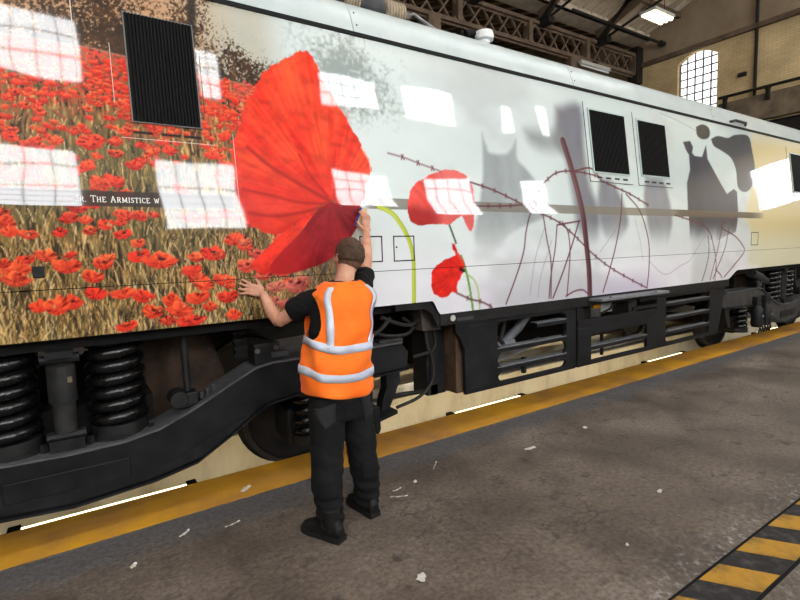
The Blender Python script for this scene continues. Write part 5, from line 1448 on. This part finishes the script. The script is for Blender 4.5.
# trousers
tr = MB(); rings = []
for z, cx, cy, a, b in ((0.935, 1.342, 2.808, 0.188, 0.135), (0.90, 1.34, 2.80, 0.192, 0.142), (0.82, 1.342, 2.79, 0.20, 0.150), (0.74, 1.345, 2.78, 0.205, 0.150), (0.67, 1.347, 2.77, 0.20, 0.14), (0.64, 1.348, 2.765, 0.185, 0.12)):
    rings.append([Vector((cx, cy, z)) + ER * (a * math.copysign(abs(math.cos(t)) ** 0.85, math.cos(t))) + EF * (b * math.sin(t)) for t in [2 * math.pi * j / 32 for j in range(32)]])
tr.loft(rings)
tr.tube([(1.25, 2.78, 0.80), (1.232, 2.755, 0.68), (1.213, 2.728, 0.54), (1.188, 2.69, 0.42), (1.165, 2.645, 0.30), (1.152, 2.60, 0.18), (1.145, 2.575, 0.085), (1.144, 2.57, 0.055)],
        [0.112, 0.113, 0.106, 0.098, 0.094, 0.086, 0.078, 0.074], 20)
tr.tube([(1.445, 2.80, 0.80), (1.455, 2.79, 0.68), (1.463, 2.775, 0.54), (1.465, 2.755, 0.42), (1.463, 2.72, 0.30), (1.460, 2.69, 0.18), (1.457, 2.675, 0.085), (1.457, 2.67, 0.055)],
        [0.110, 0.112, 0.106, 0.098, 0.094, 0.086, 0.078, 0.074], 20)
def tw(c):
    k = np.clip((0.42 - c[:, 2]) / 0.3, 0, 1)
    fold = np.sin(c[:, 2] * 95 + 9 * noise3(c, 9, 6) + c[:, 0] * 20)
    return 0.014 * noise3(c, 16, 1) + 0.008 * noise3(c, 38, 2) + 0.0055 * fold * k
trousers = grow(tr, 'trousers', M['trouser_black'], man, 0.010, 4, tw)
TBV = BVHTree.FromPolygons([v.co.copy() for v in trousers.data.vertices], [tuple(p.vertices) for p in trousers.data.polygons])
def sewn(name, quad, m, off=0.005, n=7, src=(0, -1, 0), parent=trousers):
    """cloth patch sewn on the trousers: laid on from behind the wearer"""
    g0 = []; d = Vector((0.25, 0.97, 0)).normalized()
    for i in range(n):
        for j in range(n):
            u, v = i / (n - 1), j / (n - 1)
            q = [Vector((a[0], 0, a[1])) for a in quad]
            p = (q[0] * (1 - u) + q[1] * u) * (1 - v) + (q[3] * (1 - u) + q[2] * u) * v
            o_ = Vector((p.x, 2.66, p.z)) - d * 0.6
            hit = TBV.ray_cast(o_, d)
            g0.append(hit[0] if hit[0] is not None else Vector((p.x, 2.7, p.z)))
    top = [p - d * off for p in g0]; f = []
    N = n * n
    for i in range(n - 1):
        for j in range(n - 1):
            a = i * n + j
            f.append((a, a + 1, a + n + 1, a + n)); f.append((N + a, N + a + n, N + a + n + 1, N + a + 1))
    rim = [i for i in range(n)] + [i * n + n - 1 for i in range(1, n)] + [(n - 1) * n + j for j in range(n - 2, -1, -1)] + [i * n for i in range(n - 2, 0, -1)]
    for a, b in zip(rim, rim[1:] + rim[:1]): f.append((a, b, b + N, a + N))
    return MB().add([p + d * 0.004 for p in g0] + top, f).build(name, m, parent, 'all')
sewn('pocket_flap', [(1.10, 0.735), (1.25, 0.77), (1.24, 0.66), (1.17, 0.62)], M['trouser_grey'])
sewn('back_pocket', [(1.42, 0.80), (1.535, 0.83), (1.53, 0.62), (1.45, 0.60)], M['trouser_grey'])
sewn('calf_patch', [(1.10, 0.34), (1.235, 0.34), (1.225, 0.24), (1.10, 0.24)], M['shirt_black'])
sewn('calf_patch', [(1.40, 0.36), (1.53, 0.36), (1.53, 0.24), (1.40, 0.24)], M['shirt_black'])
MB().prism([(1.545, 0.66), (1.60, 0.66), (1.605, 0.50), (1.585, 0.47), (1.56, 0.48), (1.55, 0.54)], 'y', 2.72, 2.80).build('tool_pocket', M['trouser_black'], man, False, 0.01)
MB().box(1.53, 1.56, 2.715, 2.73, 0.84, 0.86).build('belt_tag', M['label_yellow'], man)

# boots
def boot(heel, toe, name='boot'):
    h = Vector((heel[0], heel[1], 0)); d = Vector((toe[0] - heel[0], toe[1] - heel[1], 0)); L = d.length; d.normalize(); s = Vector((d.y, -d.x, 0))
    up = MB(); so = MB()
    prof = [(0.0, 0.030, 0.085), (0.06, 0.037, 0.115), (0.22, 0.040, 0.13), (0.40, 0.041, 0.125), (0.55, 0.045, 0.105), (0.72, 0.050, 0.085), (0.88, 0.046, 0.070), (0.97, 0.034, 0.055), (1.0, 0.018, 0.04)]
    rings = []
    for t, w, ht in prof:
        c = h + d * (L * t)
        rings.append([c + s * (w * math.copysign(abs(math.cos(a)) ** 0.7, math.cos(a))) + Vector((0, 0, 0.026 + (ht - 0.026) * max(0.0, math.sin(a)) ** 0.8)) for a in [math.pi * j / 12 for j in range(13)]])
    up.loft(rings)
    ank = h + d * (L * 0.26)
    up.tube([ank + Vector((0, 0, 0.05)), ank + Vector((0, 0, 0.12)), ank + Vector((0, 0, 0.19))], [0.05, 0.052, 0.054], 16)
    b = grow(up, name, M['boot_black'], man, 0.006, 3)
    rs = []
    for t, w, ht in prof:
        c = h + d * (L * (t * 1.03 - 0.015)); w2 = w + 0.006
        rs.append([c - s * w2, c + s * w2, c + s * w2 + Vector((0, 0, 0.03)), c - s * w2 + Vector((0, 0, 0.03))])
    so.loft(rs).build('sole', M['boot_sole'], b)
    lace = MB()
    for k in range(4):
        t = 0.42 + 0.08 * k; c = h + d * (L * t); ht = float(np.interp(t, [p[0] for p in prof], [p[2] for p in prof]))
        lace.tube([c - s * 0.022 + Vector((0, 0, ht - 0.004)), c + Vector((0, 0, ht + 0.004)), c + s * 0.022 + Vector((0, 0, ht - 0.004))], 0.004, 6)
    lace.build('laces', M['shirt_black'], b)
    return b
boot((1.165, 2.47), (1.045, 2.745))
boot((1.458, 2.585), (1.43, 2.875))

# the squeegee in the raised hand
sq = empty('squeegee', (1.86, 3.38, 1.95), 'small blue-edged squeegee held in the raised right hand', 'tool')
A = Vector((1.882, 3.392, 2.025)); B = Vector((1.822, 3.392, 1.885)); O = Vector((0.052, -0.022, -0.018))
def blade(p, q, o0, o1, th):
    v = []
    n_ = (q - p).cross(O).normalized() * th / 2
    for k in (-1, 1):
        v += [p + O * o0 + n_ * k, q + O * o0 + n_ * k, q + O * o1 + n_ * k, p + O * o1 + n_ * k]
    return MB().add(v, [(0, 1, 2, 3), (7, 6, 5, 4), (0, 4, 5, 1), (1, 5, 6, 2), (2, 6, 7, 3), (3, 7, 4, 0)])
blade(A, B, 0.0, 0.25, 0.008).build('rubber_edge', M['squeegee_blue'], sq)
blade(A, B, 0.25, 1.0, 0.007).build('blade_body', M['squeegee_felt'], sq)

# ------------------------------------------------------------------ offcuts and litter on the platform
def scrap(x, y, L, w, ang, label, crumple=0.006):
    n = 8; ca, sa_ = math.cos(ang), math.sin(ang); v = []; rr = random.Random(int(x * 977 + y * 131))
    for i in range(n + 1):
        t = i / n - 0.5
        for s in (-1, 1):
            u = t * L + rr.uniform(-1, 1) * w * 0.15; k = s * w / 2 * (1 - 0.5 * abs(2 * t) ** 3) * rr.uniform(0.75, 1.2) + 0.12 * w * math.sin(5 * t)
            v.append((x + u * ca - k * sa_, y + u * sa_ + k * ca, 0.002 + crumple * (0.5 + 0.5 * math.sin(i * 1.7 + s)) * (0.3 + abs(2 * t))))
    top = [(p[0], p[1], p[2] + 0.0015) for p in v]
    N = len(v); f = []
    for i in range(n):
        a = 2 * i; f += [(a, a + 1, a + 3, a + 2), (N + a, N + a + 2, N + a + 3, N + a + 1), (a, a + 2, N + a + 2, N + a), (a + 1, N + a + 1, N + a + 3, a + 3)]
    f += [(0, N, N + 1, 1), (N - 2, N - 1, 2 * N - 1, 2 * N - 2)]
    tag(MB().add(v + top, f).build('film_offcut', M['paper_white']), label, 'litter', 'film offcuts on the platform')
for a in [(0.69, 3.05, 0.10, 0.012, 0.2, 'thin white offcut lying left of the boots on dark concrete'),
          (0.89, 3.47, 0.09, 0.04, 0.5, 'white paper scrap lying on the yellow line left of the person'),
          (1.72, 2.71, 0.12, 0.010, -0.5, 'thin white strip just right of the right boot'),
          (1.76, 2.80, 0.07, 0.012, 0.1, 'short curled white strip beyond the right boot'),
          (2.21, 2.95, 0.14, 0.008, 0.75, 'long thin white strip near the yellow line right of the person'),
          (1.93, 2.82, 0.035, 0.025, 0.4, 'small white crumb right of the boots'),
          (1.35, 1.94, 0.06, 0.05, 0.3, 'crumpled white scrap at the bottom centre foreground'),
          (0.13, 2.95, 0.04, 0.03, 0.8, 'crumpled pale scrap in the lower left foreground'),
          (0.42, 3.12, 0.08, 0.02, 0.6, 'flat pale offcut in front of the yellow line at left'),
          (3.04, 2.73, 0.10, 0.04, -0.2, 'pale scrap in the middle of the platform'),
          (3.80, 2.75, 0.05, 0.04, 0.2, 'small pale scrap farthest along the platform'),
          (3.17, 1.71, 0.05, 0.025, 0.0, 'small cream chip on the right of the platform'),
          (2.44, 1.49, 0.02, 0.018, 0.0, 'tiny white chip near the striped strip')]:
    scrap(*a)
